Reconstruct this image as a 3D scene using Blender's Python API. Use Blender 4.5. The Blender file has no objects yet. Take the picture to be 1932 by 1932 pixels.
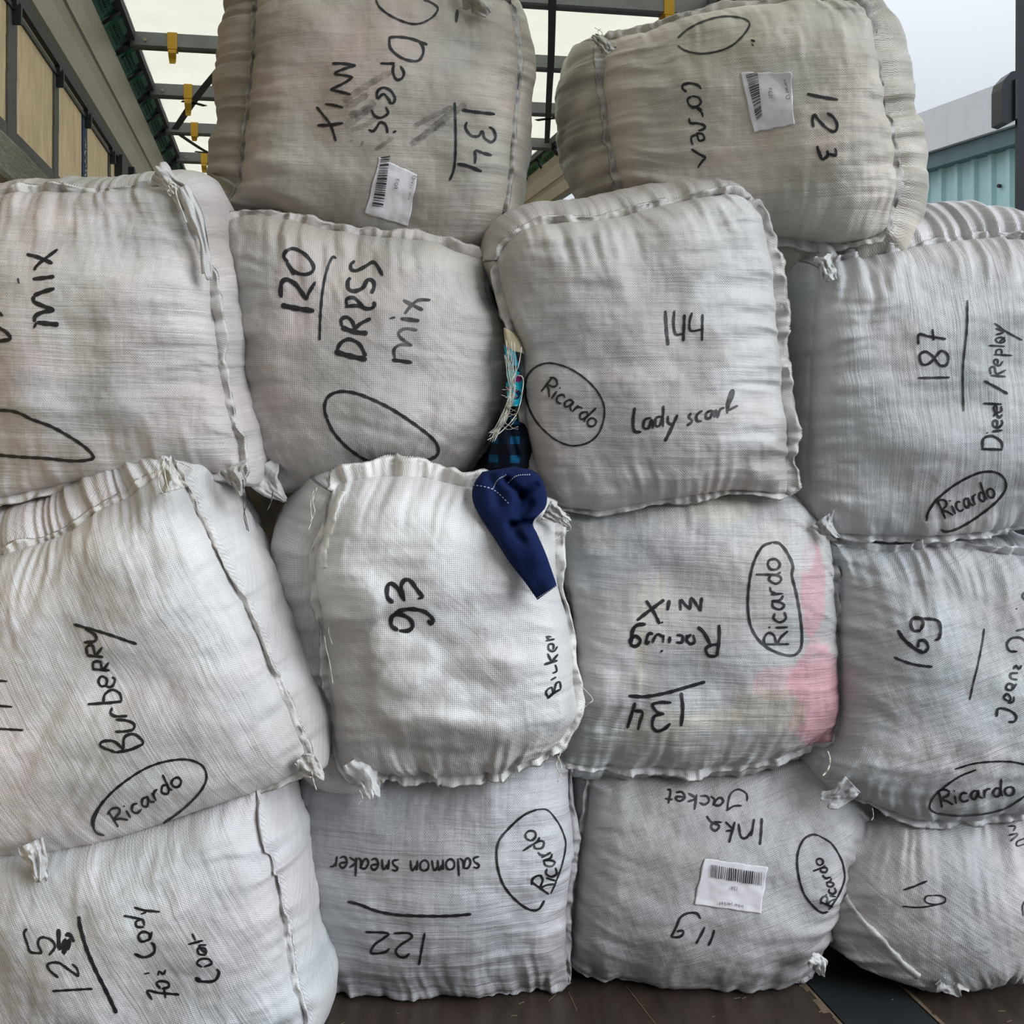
import bpy, math, random
import numpy as np
from mathutils import Vector
from mathutils.bvhtree import BVHTree

# ------------------------------------------------------------------ camera, sky, exposure
F = 2250.0; CX = 966.0; HY = 735.0; CAMZ = 1.22      # focal length and horizon in 1932-px units
sc = bpy.context.scene
COL = sc.collection
cam = bpy.data.objects.new('camera', bpy.data.cameras.new('camera'))
COL.objects.link(cam)
cam.data.sensor_width = 36.0
cam.data.lens = F / 1932.0 * 36.0
cam.data.shift_y = -(966.0 - HY) / 1932.0
cam.data.clip_end = 300
cam.location = (0, 0, CAMZ)
cam.rotation_euler = (math.pi / 2, 0, 0)
sc.camera = cam
sc.view_settings.view_transform = 'Standard'
sc.view_settings.look = 'None'
sc.view_settings.gamma = 1.0
sc.view_settings.use_curve_mapping = False
sc.view_settings.exposure = 0.0

world = bpy.data.worlds.new('overcast'); sc.world = world
world.use_nodes = True
nt = world.node_tree; nt.nodes.clear()
wo = nt.nodes.new('ShaderNodeOutputWorld'); bg = nt.nodes.new('ShaderNodeBackground')
tc = nt.nodes.new('ShaderNodeTexCoord'); sp = nt.nodes.new('ShaderNodeSeparateXYZ')
rp = nt.nodes.new('ShaderNodeValToRGB')
rp.color_ramp.elements[0].position = 0.0; rp.color_ramp.elements[0].color = (0.73, 0.785, 0.85, 1)
rp.color_ramp.elements[1].position = 1.0; rp.color_ramp.elements[1].color = (2.5, 2.6, 2.75, 1)
e = rp.color_ramp.elements.new(0.22); e.color = (0.755, 0.81, 0.88, 1)
no = nt.nodes.new('ShaderNodeTexNoise'); no.inputs['Scale'].default_value = 1.6; no.inputs['Detail'].default_value = 3
mx = nt.nodes.new('ShaderNodeMixRGB'); mx.blend_type = 'MULTIPLY'; mx.inputs[0].default_value = 0.16
nt.links.new(tc.outputs['Generated'], sp.inputs[0]); nt.links.new(sp.outputs['Z'], rp.inputs[0])
nt.links.new(tc.outputs['Generated'], no.inputs['Vector'])
nt.links.new(rp.outputs[0], mx.inputs[1]); nt.links.new(no.outputs['Fac'], mx.inputs[2])
mr = nt.nodes.new('ShaderNodeMapRange'); mr.inputs['From Min'].default_value = -0.9; mr.inputs['From Max'].default_value = 0.35
mr.inputs['To Min'].default_value = 0.20; mr.inputs['To Max'].default_value = 1.0
my = nt.nodes.new('ShaderNodeMixRGB'); my.blend_type = 'MULTIPLY'; my.inputs[0].default_value = 1.0
nt.links.new(sp.outputs['Y'], mr.inputs['Value']); nt.links.new(mx.outputs[0], my.inputs[1]); nt.links.new(mr.outputs[0], my.inputs[2])
nt.links.new(my.outputs[0], bg.inputs[0]); nt.links.new(bg.outputs[0], wo.inputs[0])
bg.inputs[1].default_value = 1.0
sun = bpy.data.objects.new('hazy_sun', bpy.data.lights.new('hazy_sun', 'SUN')); COL.objects.link(sun)
sun.data.energy = 3.25; sun.data.angle = math.radians(38); sun.data.color = (0.90, 0.95, 1.0)
sun.rotation_euler = Vector((-0.92, 0.60, -0.50)).to_track_quat('-Z', 'Y').to_euler()

# ------------------------------------------------------------------ small helpers
def P(px, py, D):
    return np.array([(px - CX) / F * D, D, CAMZ - (py - HY) / F * D])

def lattice(seed, n=256):
    return np.random.RandomState(seed).rand(n, n)
_L = {}
def vnoise(x, y, seed=0):
    if seed not in _L: _L[seed] = lattice(seed)
    L = _L[seed]; x = np.asarray(x, float); y = np.asarray(y, float)
    xi = np.floor(x).astype(int); yi = np.floor(y).astype(int); fx = x - xi; fy = y - yi
    fx = fx * fx * (3 - 2 * fx); fy = fy * fy * (3 - 2 * fy)
    a = L[xi % 256, yi % 256]; b = L[(xi + 1) % 256, yi % 256]
    c = L[xi % 256, (yi + 1) % 256]; d = L[(xi + 1) % 256, (yi + 1) % 256]
    return (a * (1 - fx) + b * fx) * (1 - fy) + (c * (1 - fx) + d * fx) * fy - 0.5
def fbm(x, y, seed=0, o=3):
    s = 0; a = 1.0
    for i in range(o):
        s = s + a * vnoise(x * 2 ** i, y * 2 ** i, seed + i); a *= 0.5
    return s

def smooth(pts, n, closed=False):
    """Catmull-Rom through pts, n samples evenly by arc length"""
    p = np.array(pts, float)
    if len(p) < 3:
        t = np.linspace(0, 1, n)[:, None]; return p[0] * (1 - t) + p[-1] * t
    q = np.vstack([2 * p[0] - p[1], p, 2 * p[-1] - p[-2]])
    out = []
    for i in range(1, len(q) - 2):
        t = np.linspace(0, 1, 16, endpoint=False)[:, None]
        a, b, c, d = q[i - 1], q[i], q[i + 1], q[i + 2]
        out.append(0.5 * ((2 * b) + (c - a) * t + (2 * a - 5 * b + 4 * c - d) * t ** 2 + (-a + 3 * b - 3 * c + d) * t ** 3))
    out = np.vstack(out + [p[-1:]])
    L = np.r_[0, np.cumsum(np.linalg.norm(np.diff(out, axis=0), axis=1))]
    s = np.linspace(0, L[-1], n)
    return np.stack([np.interp(s, L, out[:, k]) for k in range(out.shape[1])], 1)

def mesh(name, V, Fc, mat, parent=None, uv=None, colr=None, sm=True, loc=None):
    V = np.asarray(V, float)
    base = np.array(parent['_b']) if parent is not None and '_b' in parent else np.zeros(3)
    if parent is None and loc is not None: base = np.array(loc)
    me = bpy.data.meshes.new(name)
    me.from_pydata((V - base).tolist(), [], [tuple(int(i) for i in f) for f in Fc] if not isinstance(Fc, np.ndarray) else Fc.tolist())
    me.update()
    if sm: me.polygons.foreach_set('use_smooth', [True] * len(me.polygons))
    if uv is not None:
        li = np.empty(len(me.loops), int); me.loops.foreach_get('vertex_index', li)
        ul = me.uv_layers.new(name='UVMap'); ul.data.foreach_set('uv', np.asarray(uv)[li].ravel())
    if colr is not None:
        at = me.color_attributes.new('tint', 'FLOAT_COLOR', 'POINT')
        at.data.foreach_set('color', np.c_[colr, np.ones(len(colr))].ravel())
    if mat: me.materials.append(mat)
    o = bpy.data.objects.new(name, me); COL.objects.link(o)
    if parent is not None: o.parent = parent
    elif loc is not None: o.location = loc
    return o

def empty(name, loc, label=None, cat=None, group=None):
    o = bpy.data.objects.new(name, None); COL.objects.link(o); o.empty_display_size = 0.1
    o.location = loc; o['_b'] = [float(v) for v in loc]
    tag(o, label, cat, group); return o
def tag(o, label=None, cat=None, group=None, kind=None):
    if label: o['label'] = label
    if cat: o['category'] = cat
    if group: o['group'] = group
    if kind: o['kind'] = kind
    return o

def grid_faces(n, m, off=0, wrap=False):
    """n rows x m columns of vertices"""
    i = np.arange(n - 1)[:, None]; j = np.arange(m if wrap else m - 1)[None, :]
    j2 = (j + 1) % m
    a = i * m + j; b = i * m + j2; c = (i + 1) * m + j2; d = (i + 1) * m + j
    return np.stack([a, b, c, d], -1).reshape(-1, 4) + off

class MB:
    def __init__(s): s.V = []; s.F = []
    def add(s, V, Fc):
        k = len(s.V); s.V += [list(map(float, v)) for v in V]; s.F += [tuple(int(i) + k for i in f) for f in Fc]
    def box(s, o, ax, ay, az):
        """corner o, three edge vectors"""
        o, ax, ay, az = map(np.array, (o, ax, ay, az))
        V = [o, o + ax, o + ax + ay, o + ay, o + az, o + ax + az, o + ax + ay + az, o + ay + az]
        s.add(V, [(0, 3, 2, 1), (4, 5, 6, 7), (0, 1, 5, 4), (1, 2, 6, 5), (2, 3, 7, 6), (3, 0, 4, 7)])
    def tube(s, pts, r, n=6):
        pts = np.array(pts, float); m = len(pts)
        T = np.gradient(pts, axis=0); V = []
        for i in range(m):
            t = T[i] / (np.linalg.norm(T[i]) + 1e-9)
            up = np.array([0, 1, 0.13]) if abs(t[1]) < 0.9 else np.array([1, 0, 0])
            a = np.cross(t, up); a /= np.linalg.norm(a); b = np.cross(t, a)
            rr = r[i] if hasattr(r, '__len__') else r
            for k in range(n):
                th = 2 * math.pi * k / n; V.append(pts[i] + rr * (a * math.cos(th) + b * math.sin(th)))
        Fc = [tuple(f) for f in grid_faces(m, n, 0, True)] + [tuple(range(n))[::-1], tuple(range((m - 1) * n, m * n))]
        s.add(V, Fc)
    def prism(s, prof, e0, e1):
        """prof: list of 3D points (start section); e1-e0 sweep given as function giving end section"""
        n = len(e0); s.add(list(e0) + list(e1), [(i, (i + 1) % n, n + (i + 1) % n, n + i) for i in range(n)] + [tuple(range(n))[::-1], tuple(range(n, 2 * n))])
    def build(s, name, mat, parent=None, sm=False, loc=None):
        return mesh(name, s.V, s.F, mat, parent, sm=sm, loc=loc)

# ------------------------------------------------------------------ materials
def newmat(name):
    m = bpy.data.materials.new(name); m.use_nodes = True
    t = m.node_tree; b = t.nodes['Principled BSDF']; return m, t, b
def mnode(t, op, a, b=None, c=None):
    n = t.nodes.new('ShaderNodeMath'); n.operation = op
    for k, v in enumerate((a, b, c)):
        if v is None: continue
        if isinstance(v, (int, float)): n.inputs[k].default_value = v
        else: t.links.new(v, n.inputs[k])
    return n.outputs[0]
def plain(name, col, rough=0.6, metal=0.0, noise=0.0, scale=20, stretch=(1, 1, 1), bump=0.0, spec=0.5, col2=None, translucent=0.0):
    m, t, b = newmat(name)
    b.inputs['Base Color'].default_value = (*col, 1); b.inputs['Roughness'].default_value = rough
    b.inputs['Metallic'].default_value = metal; b.inputs['Specular IOR Level'].default_value = spec
    if noise > 0 or bump > 0:
        tcn = t.nodes.new('ShaderNodeTexCoord'); mp = t.nodes.new('ShaderNodeMapping'); mp.inputs['Scale'].default_value = stretch
        nz = t.nodes.new('ShaderNodeTexNoise'); nz.inputs['Scale'].default_value = scale; nz.inputs['Detail'].default_value = 6
        nz.inputs['Roughness'].default_value = 0.62
        t.links.new(tcn.outputs['Object'], mp.inputs[0]); t.links.new(mp.outputs[0], nz.inputs['Vector'])
        rr = t.nodes.new('ShaderNodeValToRGB')
        rr.color_ramp.elements[0].position = 0.3; rr.color_ramp.elements[1].position = 0.72
        c2 = col2 if col2 else tuple(c * (1 - noise) for c in col)
        rr.color_ramp.elements[0].color = (*c2, 1); rr.color_ramp.elements[1].color = (*col, 1)
        t.links.new(nz.outputs['Fac'], rr.inputs[0]); t.links.new(rr.outputs[0], b.inputs['Base Color'])
        if bump > 0:
            bp = t.nodes.new('ShaderNodeBump'); bp.inputs['Strength'].default_value = bump; bp.inputs['Distance'].default_value = 0.01
            t.links.new(nz.outputs['Fac'], bp.inputs['Height']); t.links.new(bp.outputs[0], b.inputs['Normal'])
    if translucent > 0:
        tr = t.nodes.new('ShaderNodeBsdfTranslucent'); tr.inputs[0].default_value = (*col, 1)
        if noise > 0: t.links.new(rr.outputs[0], tr.inputs[0])
        ms = t.nodes.new('ShaderNodeMixShader'); ms.inputs[0].default_value = translucent
        t.links.new(b.outputs[0], ms.inputs[1]); t.links.new(tr.outputs[0], ms.inputs[2])
        t.links.new(ms.outputs[0], t.nodes['Material Output'].inputs['Surface'])
    return m

def fabric(name, ang=0.0, streak=1.0, period=0.0044, weave=1.0, rough=0.34, wrinkle=1.0, gain=1.0):
    """woven polypropylene: UV in metres, colour attribute 'tint' holds the cloth colour"""
    m, t, b = newmat(name); L = t.links
    uvn = t.nodes.new('ShaderNodeTexCoord')
    mp = t.nodes.new('ShaderNodeMapping'); mp.inputs['Rotation'].default_value = (0, 0, ang)
    L.new(uvn.outputs['UV'], mp.inputs[0])
    nzw = t.nodes.new('ShaderNodeTexNoise'); nzw.inputs['Scale'].default_value = 9; nzw.inputs['Detail'].default_value = 2
    L.new(mp.outputs[0], nzw.inputs['Vector'])
    wv = t.nodes.new('ShaderNodeVectorMath'); wv.operation = 'MULTIPLY_ADD'
    wv.inputs[1].default_value = (0.010, 0.010, 0); L.new(nzw.outputs['Color'], wv.inputs[0]); L.new(mp.outputs[0], wv.inputs[2])
    s = t.nodes.new('ShaderNodeSeparateXYZ'); L.new(wv.outputs[0], s.inputs[0])
    k = 2 * math.pi / period
    sx = mnode(t, 'SINE', mnode(t, 'MULTIPLY', s.outputs[0], k)); sy = mnode(t, 'SINE', mnode(t, 'MULTIPLY', s.outputs[1], k))
    wvp = mnode(t, 'MULTIPLY', sx, sy)                        # chequer of over / under
    # long streaks of loose tape yarns
    mp2 = t.nodes.new('ShaderNodeMapping'); mp2.inputs['Scale'].default_value = (3.0, 95, 1); L.new(wv.outputs[0], mp2.inputs[0])
    n2 = t.nodes.new('ShaderNodeTexNoise'); n2.inputs['Scale'].default_value = 1.0; n2.inputs['Detail'].default_value = 5; n2.inputs['Roughness'].default_value = 0.7
    L.new(mp2.outputs[0], n2.inputs['Vector'])
    mp3 = t.nodes.new('ShaderNodeMapping'); mp3.inputs['Scale'].default_value = (110, 5, 1); L.new(wv.outputs[0], mp3.inputs[0])
    n3 = t.nodes.new('ShaderNodeTexNoise'); n3.inputs['Scale'].default_value = 1.0; n3.inputs['Detail'].default_value = 4
    L.new(mp3.outputs[0], n3.inputs['Vector'])
    n4 = t.nodes.new('ShaderNodeTexNoise'); n4.inputs['Scale'].default_value = 22; n4.inputs['Detail'].default_value = 4; n4.inputs['Distortion'].default_value = 0.8
    L.new(mp.outputs[0], n4.inputs['Vector'])
    h = mnode(t, 'MULTIPLY_ADD', n2.outputs['Fac'], 0.95 * streak, mnode(t, 'MULTIPLY', n3.outputs['Fac'], 0.2 * streak))
    h = mnode(t, 'MULTIPLY_ADD', n4.outputs['Fac'], 0.55 * wrinkle, h)
    h = mnode(t, 'MULTIPLY_ADD', wvp, 0.085 * weave, h)
    bp = t.nodes.new('ShaderNodeBump'); bp.inputs['Strength'].default_value = 1.0; bp.inputs['Distance'].default_value = 0.0042
    L.new(h, bp.inputs['Height']); L.new(bp.outputs[0], b.inputs['Normal'])
    at = t.nodes.new('ShaderNodeAttribute'); at.attribute_name = 'tint'
    f = mnode(t, 'MULTIPLY_ADD', wvp, 0.095 * weave, 0.93)
    f = mnode(t, 'MULTIPLY_ADD', mnode(t, 'SUBTRACT', n2.outputs['Fac'], 0.5), 0.26 * streak, f)
    f = mnode(t, 'MULTIPLY_ADD', mnode(t, 'SUBTRACT', n3.outputs['Fac'], 0.5), 0.06 * streak, f)
    f = mnode(t, 'MULTIPLY', f, gain)
    vm = t.nodes.new('ShaderNodeVectorMath'); vm.operation = 'SCALE'
    L.new(at.outputs['Color'], vm.inputs[0]); L.new(f, vm.inputs['Scale']); L.new(vm.outputs[0], b.inputs['Base Color'])
    b.inputs['Roughness'].default_value = rough; b.inputs['Specular IOR Level'].default_value = 0.5
    return m

def inkmat(name, col=(0.006, 0.006, 0.009), dens=1.02, period=0.0044):
    """marker pen: skips the low spots of the weave"""
    m, t, b = newmat(name); L = t.links
    b.inputs['Base Color'].default_value = (*col, 1); b.inputs['Roughness'].default_value = 0.5
    g = t.nodes.new('ShaderNodeTexCoord'); s = t.nodes.new('ShaderNodeSeparateXYZ'); L.new(g.outputs['Object'], s.inputs[0])
    k = 2 * math.pi / period
    w = mnode(t, 'MULTIPLY', mnode(t, 'SINE', mnode(t, 'MULTIPLY', s.outputs[0], k)), mnode(t, 'SINE', mnode(t, 'MULTIPLY', s.outputs[2], k)))
    nz = t.nodes.new('ShaderNodeTexNoise'); nz.inputs['Scale'].default_value = 60; nz.inputs['Detail'].default_value = 3
    L.new(g.outputs['Object'], nz.inputs['Vector'])
    a = mnode(t, 'MULTIPLY_ADD', w, 0.22, mnode(t, 'MULTIPLY_ADD', nz.outputs['Fac'], 0.9, dens - 0.45))
    a = mnode(t, 'SMOOTH_MIN', a, 0.95, 0.05)
    a = mnode(t, 'MAXIMUM', a, 0.0)
    L.new(a, b.inputs['Alpha'])
    return m
# ------------------------------------------------------------------ the stuffed woven sacks
BV = {}          # surface lookup of every bale body
GRP = 'stuffed white sacks piled in the truck'

def circ_smooth(a, k):
    ker = np.hanning(k + 2)[1:-1]; ker /= ker.sum(); h = k // 2
    b = np.concatenate([a[-h:], a, a[:h]])
    if a.ndim == 1: return np.convolve(b, ker, 'valid')[:len(a)]
    return np.stack([np.convolve(b[:, i], ker, 'valid')[:len(a)] for i in range(a.shape[1])], 1)

def bale(key, T, R, B, Lf, D, label, bulge=0.10, depth=0.44, swell=(0.03, 0.02, 0.02, 0.02), flange=(18, 14, 14, 14),
         skew=-0.12, tilt=(0, 0), gather=(1, 1, 1, 1), base=(0.62, 0.615, 0.61), dirt=0.0, dirtcol=(0.30, 0.27, 0.22), tints=(), lumps=(),
         lump=0.017, mat=None, crease=1.0, group=GRP, seed=1, n=170, pw=2.6, flcol=None, creaseang=0.0, sidedirt=0.0, tintamp=1.0, tnoise=0.9, lam=0.024):
    T = smooth(T, n); B = smooth(B, n); R = smooth(R, n); Lf = smooth(Lf, n)
    c00 = (T[0] + Lf[0]) / 2; c01 = (T[-1] + R[0]) / 2; c10 = (B[0] + Lf[-1]) / 2; c11 = (B[-1] + R[-1]) / 2
    t = np.linspace(0, 1, n)
    def fix(E, a, b):
        return E + (1 - t)[:, None] * (a - E[0]) + t[:, None] * (b - E[-1])
    T = fix(T, c00, c01); B = fix(B, c10, c11); Lf = fix(Lf, c00, c10); R = fix(R, c01, c11)
    u = t[None, :, None]; v = t[:, None, None]
    S = (1 - v) * T[None] + v * B[None] + (1 - u) * Lf[:, None] + u * R[:, None] \
        - ((1 - u) * (1 - v) * c00 + u * (1 - v) * c01 + (1 - u) * v * c10 + u * v * c11)
    U, Vv = np.meshgrid(t, t)
    Dg = D + tilt[0] * (U - 0.5) + tilt[1] * (Vv - 0.5)
    X = (S[..., 0] - CX) / F * Dg; Z = CAMZ - (S[..., 1] - HY) / F * Dg
    g = lambda q: np.sqrt(np.clip(1 - np.abs(2 * q - 1) ** pw, 0, 1))
    G = g(U) * g(Vv); edge = np.clip(np.minimum(np.minimum(U, 1 - U), np.minimum(Vv, 1 - Vv)) * 14, 0, 1)
    H = bulge * G
    # lumps of clothing inside
    H += edge * lump * 2.0 * fbm(X / 0.16 + seed, Z / 0.14, seed + 20, 2)
    for (px, py, rx, ry, am) in lumps:
        d = np.sqrt(((S[..., 0] - px) / rx) ** 2 + ((S[..., 1] - py) / ry) ** 2)
        d = d + 0.25 * fbm(S[..., 0] / 60, S[..., 1] / 60, seed + 5, 2)
        H += am * (1 / (1 + np.exp((d - 1) * 9))) * edge
    # gathers running in from each seam
    szx = np.linalg.norm([X[n // 2, -1] - X[n // 2, 0], Z[n // 2, -1] - Z[n // 2, 0]])
    szz = np.linalg.norm([X[-1, n // 2] - X[0, n // 2], Z[-1, n // 2] - Z[0, n // 2]])
    Gt = 0
    for e, (dd, ss) in enumerate(((Vv * szz, U * szx), ((1 - U) * szx, Vv * szz), ((1 - Vv) * szz, U * szx), (U * szx, Vv * szz))):
        A = gather[e] * 0.017
        reach = 0.045 + 0.07 * (fbm(ss / 0.12, 0 * ss + e * 3.1, seed + 31 + e, 2) + 0.5)
        wob = ss + 0.02 * fbm(ss / 0.1, dd / 0.1, seed + 41 + e, 2)
        r = vnoise(wob / lam, dd / 0.16 + 7 * e, seed + 51 + e) + 0.6 * vnoise(wob / (lam * 0.5), dd / 0.07, seed + 61 + e)
        Gt = Gt + A * np.exp(-(dd / reach) ** 1.3) * r
    H += Gt
    # long tension creases
    ca, sa = math.cos(creaseang), math.sin(creaseang)
    a_ = X * ca + Z * sa; b_ = -X * sa + Z * ca; b_ = b_ + 0.03 * fbm(a_ / 0.2, b_ / 0.2, seed + 3, 2)
    msk = np.clip(fbm(a_ / 0.15, b_ / 0.1, seed + 77, 2) * 1.6 + 0.45, 0, 1)
    H += crease * edge * msk * (0.0042 * vnoise(a_ / 0.20, b_ / 0.017, seed + 71) + 0.0075 * vnoise(a_ / 0.28, b_ / 0.036, seed + 72))
    H += 0.0035 * edge * fbm(X / 0.035, Z / 0.035, seed + 73, 3)
    Yf = Dg - H
    # the bulge widens slightly toward the camera
    front = np.stack([X, Yf, Z], -1)
    # ---- loop
    idx = np.arange(n * n).reshape(n, n)
    loop = np.concatenate([idx[0, :], idx[1:, -1], idx[-1, :-1][::-1], idx[1:-1, 0][::-1]])
    LP = front.reshape(-1, 3)[loop]; m = len(loop)
    side = np.concatenate([np.zeros(n, int), np.ones(n - 1, int), np.full(n - 1, 2), np.full(n - 2, 3)])
    d2 = np.roll(LP, -1, 0) - np.roll(LP, 1, 0)
    nx = -d2[:, 2]; nz = d2[:, 0]                       # clockwise loop seen from the camera: outward = rotate left
    nl = np.hypot(nx, nz) + 1e-9; N0 = np.stack([nx / nl, 0 * nx, nz / nl], 1)
    N = circ_smooth(N0, 21); N /= np.linalg.norm(N, axis=1)[:, None]
    sw = circ_smooth(np.array(swell)[side].astype(float), 61)
    s = np.r_[0, np.cumsum(np.linalg.norm(np.diff(LP, axis=0), axis=1))]
    cen = LP.mean(0)
    ws = np.r_[0, 0.012, 0.03, np.linspace(0.06, 1, 26)]
    rings = []
    for w in ws[1:]:
        prof = math.sin(math.pi * min(w, 1) ** 0.62) ** 0.8 if w < 1 else 0
        shrink = 0.14 * w ** 3
        Q = LP + N * (sw * prof)[:, None]
        Q = cen + (Q - cen) * (1 - shrink); Q[:, 1] = LP[:, 1] + depth * w
        Q[:, 0] += skew * depth * w
        sw_ = s + 0.035 * fbm(s / 0.07, 0 * s + w * 5, seed + 94, 2) + 0.03 * w * vnoise(s / 0.15, 0 * s, seed + 95)
        wr = vnoise(sw_ / (lam * 1.2), 0 * s + w * 7, seed + 91) * (0.001 + 0.009 * np.clip(vnoise(s / 0.08, 0 * s + w * 3, seed + 96) + 0.15, 0, 1)) + fbm(s / 0.10, 0 * s + w * 4, seed + 92, 4) * 0.020
        Q += N * (wr * math.sin(math.pi * min(1, w * 1.0)) ** 0.6)[:, None] * (1 if w < 1 else 0)
        rings.append(Q)
    cb = rings[-1].mean(0)
    for q in (0.93, 0.8, 0.55, 0.25):
        Q = cb + (rings[len(ws) - 2] - cb) * q; Q[:, 1] = rings[len(ws) - 2][:, 1] + 0.05 * math.sqrt(1 - q * q); rings.append(Q)
    rings = [LP.copy()] + rings
    V = np.vstack([front.reshape(-1, 3)] + rings + [cb[None] + np.array([[0, 0.05, 0]])])
    Fc = [grid_faces(n, n)[:, ::-1]]
    prev = n * n + np.arange(m)
    for k in range(1, len(rings)):
        cur = n * n + k * m + np.arange(m)
        Fc.append(np.stack([prev, np.roll(prev, -1), np.roll(cur, -1), cur], 1)[:, ::-1][:, ::-1]); prev = cur
    quads = np.vstack(Fc)
    tip = len(V) - 1
    tris = [(int(prev[i]), int(prev[(i + 1) % m]), tip) for i in range(m)]
    V[:, 2] = np.maximum(V[:, 2], 0.004 + 0.002 * ((V[:, 0] * 977) % 1))
    faces = quads.tolist() + tris
    # ---- uv and cloth colour
    uvf = np.stack([X, Z], -1).reshape(-1, 2)
    uvg = [np.stack([np.full(m, w * depth + 3.0), s], 1) for w in list(ws) + [1.05, 1.1, 1.2, 1.3]]
    UV = np.vstack([uvf] + uvg + [[[3.5, 0]]])
    x = V[:, 0]; z = V[:, 2]
    sp_ = (V[:, 0] / V[:, 1] * F + CX); sq = (HY - (V[:, 2] - CAMZ) / V[:, 1] * F)
    C = np.tile(np.array(base, float) * np.array([0.905, 0.898, 0.915]), (len(V), 1))
    hue = fbm(x / 0.11 + 5, z / 0.13, seed + 101, 3); hue2 = fbm(x / 0.15 - 9, z / 0.1, seed + 105, 3)
    # coloured clothes showing faintly through the weave
    C *= 1 + tintamp * np.clip(hue, -0.5, 0.5)[:, None] * np.array([0.085, -0.015, -0.01]) + tintamp * np.clip(hue2, -0.5, 0.5)[:, None] * np.array([-0.07, -0.035, 0.00])
    C *= 1 + 0.34 * tintamp * np.clip(fbm(x / 0.12 + 3, z / 0.085 - 4, seed + 141, 3), -0.5, 0.4)[:, None]
    for (px, py, rx, ry, col, st) in tints:  # placed patches: clothes inside, stains, and some sides brightened with painted-in light
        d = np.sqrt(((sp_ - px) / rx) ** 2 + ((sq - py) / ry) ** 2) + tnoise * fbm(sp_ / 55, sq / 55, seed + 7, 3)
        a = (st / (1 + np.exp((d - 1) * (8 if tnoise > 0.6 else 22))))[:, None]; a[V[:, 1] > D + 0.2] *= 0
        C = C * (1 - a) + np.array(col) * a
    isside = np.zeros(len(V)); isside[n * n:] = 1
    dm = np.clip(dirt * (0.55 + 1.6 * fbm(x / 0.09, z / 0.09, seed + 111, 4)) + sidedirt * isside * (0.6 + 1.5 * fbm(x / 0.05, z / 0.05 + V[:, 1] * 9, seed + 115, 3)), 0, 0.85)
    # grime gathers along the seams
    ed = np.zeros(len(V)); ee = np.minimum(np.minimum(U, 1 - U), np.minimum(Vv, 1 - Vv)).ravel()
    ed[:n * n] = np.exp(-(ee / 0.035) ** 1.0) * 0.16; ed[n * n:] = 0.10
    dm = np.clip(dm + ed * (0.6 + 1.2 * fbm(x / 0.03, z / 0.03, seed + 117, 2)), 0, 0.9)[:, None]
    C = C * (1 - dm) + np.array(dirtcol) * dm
    root = empty('cloth_bale', (float(cen[0]), float(cen[1] + depth / 2), float(V[:, 2].min())), label, 'bale', group)
    body = mesh('sack_cloth', V, faces, mat, root, uv=UV, colr=C)
    BV[key] = (BVHTree.FromPolygons(V.tolist(), faces), root)
    # ---- seam flange: folded hem standing out along each seam
    E = {0: T, 1: R, 2: B, 3: Lf}
    for e in range(4):
        if flange[e] <= 0: continue
        sel = np.where(side == e)[0]; sel = np.r_[sel[0] - 1, sel, (sel[-1] + 1) % m] if e else sel
        w0 = flange[e] / F * D
        pts = LP[sel]; nn = N[sel]; ss = s[sel]
        k = np.arange(len(sel)); end = np.clip(np.minimum(k, len(k) - 1 - k) / 6.0, 0.35, 1)
        w = w0 * (1.0 + 0.9 * fbm(ss / 0.07, 0 * ss + e, seed + 121, 3)) * end
        wy = 0.012 * vnoise(ss / 0.030, 0 * ss + e, seed + 125) + 0.016 * vnoise(ss / 0.08, 0 * ss + e, seed + 126) + 0.006 * vnoise(ss / 0.011, 0 * ss + e, seed + 128)
        w2 = w * (0.45 + 0.6 * vnoise(ss / 0.024, 0 * ss + 4, seed + 127))
        yy = np.array([0, -1, 0.0])
        w3 = w * (0.72 + 0.25 * vnoise(ss / 0.018, 0 * ss + 8, seed + 129)); cr = 0.007 * vnoise(ss / 0.016, 0 * ss + 2, seed + 130)
        prof = [pts + yy * 0.001 - nn * 0.004, pts + yy * 0.004 + nn * 0.0005, pts + nn * w2[:, None] + yy * (0.0035 + cr + wy * 0.7)[:, None],
                pts + nn * w3[:, None] + yy * (0.006 - cr + wy)[:, None],
                pts + nn * w[:, None] + yy * (0.003 + wy * 1.2)[:, None], pts + nn * w3[:, None] * 0.95 + yy * (0.003 + wy - cr)[:, None], pts - yy * 0.004 - nn * 0.002]
        FV = np.stack(prof, 1).reshape(-1, 3); FV[:, 2] = np.maximum(FV[:, 2], 0.003)
        fc = np.tile(np.array(flcol if flcol else [min(0.8, c * 1.10) for c in base]) * np.array([0.94, 0.93, 0.94]), (len(FV), 1))
        fc *= (1 - 0.35 * dirt * 1.6)
        fc = fc * (1 + 0.22 * fbm(FV[:, 0] / 0.02, FV[:, 2] / 0.02, seed + 131, 3))[:, None]
        fuv = np.stack([np.repeat(ss, 7) + 5, np.tile(np.arange(7) * 0.004, len(ss))], 1)
        ff = grid_faces(len(sel), 7).tolist()
        # close the strip into a thin solid hem
        ff += [[i * 7 + 6, i * 7, (i + 1) * 7, (i + 1) * 7 + 6] for i in range(len(sel) - 1)] + [list(range(7)), [(len(sel) - 1) * 7 + q for q in range(7)][::-1]]
        mesh('seam_hem', FV, ff, HEM, root, uv=fuv, colr=np.clip(fc, 0.02, 0.9))
    return root

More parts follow.
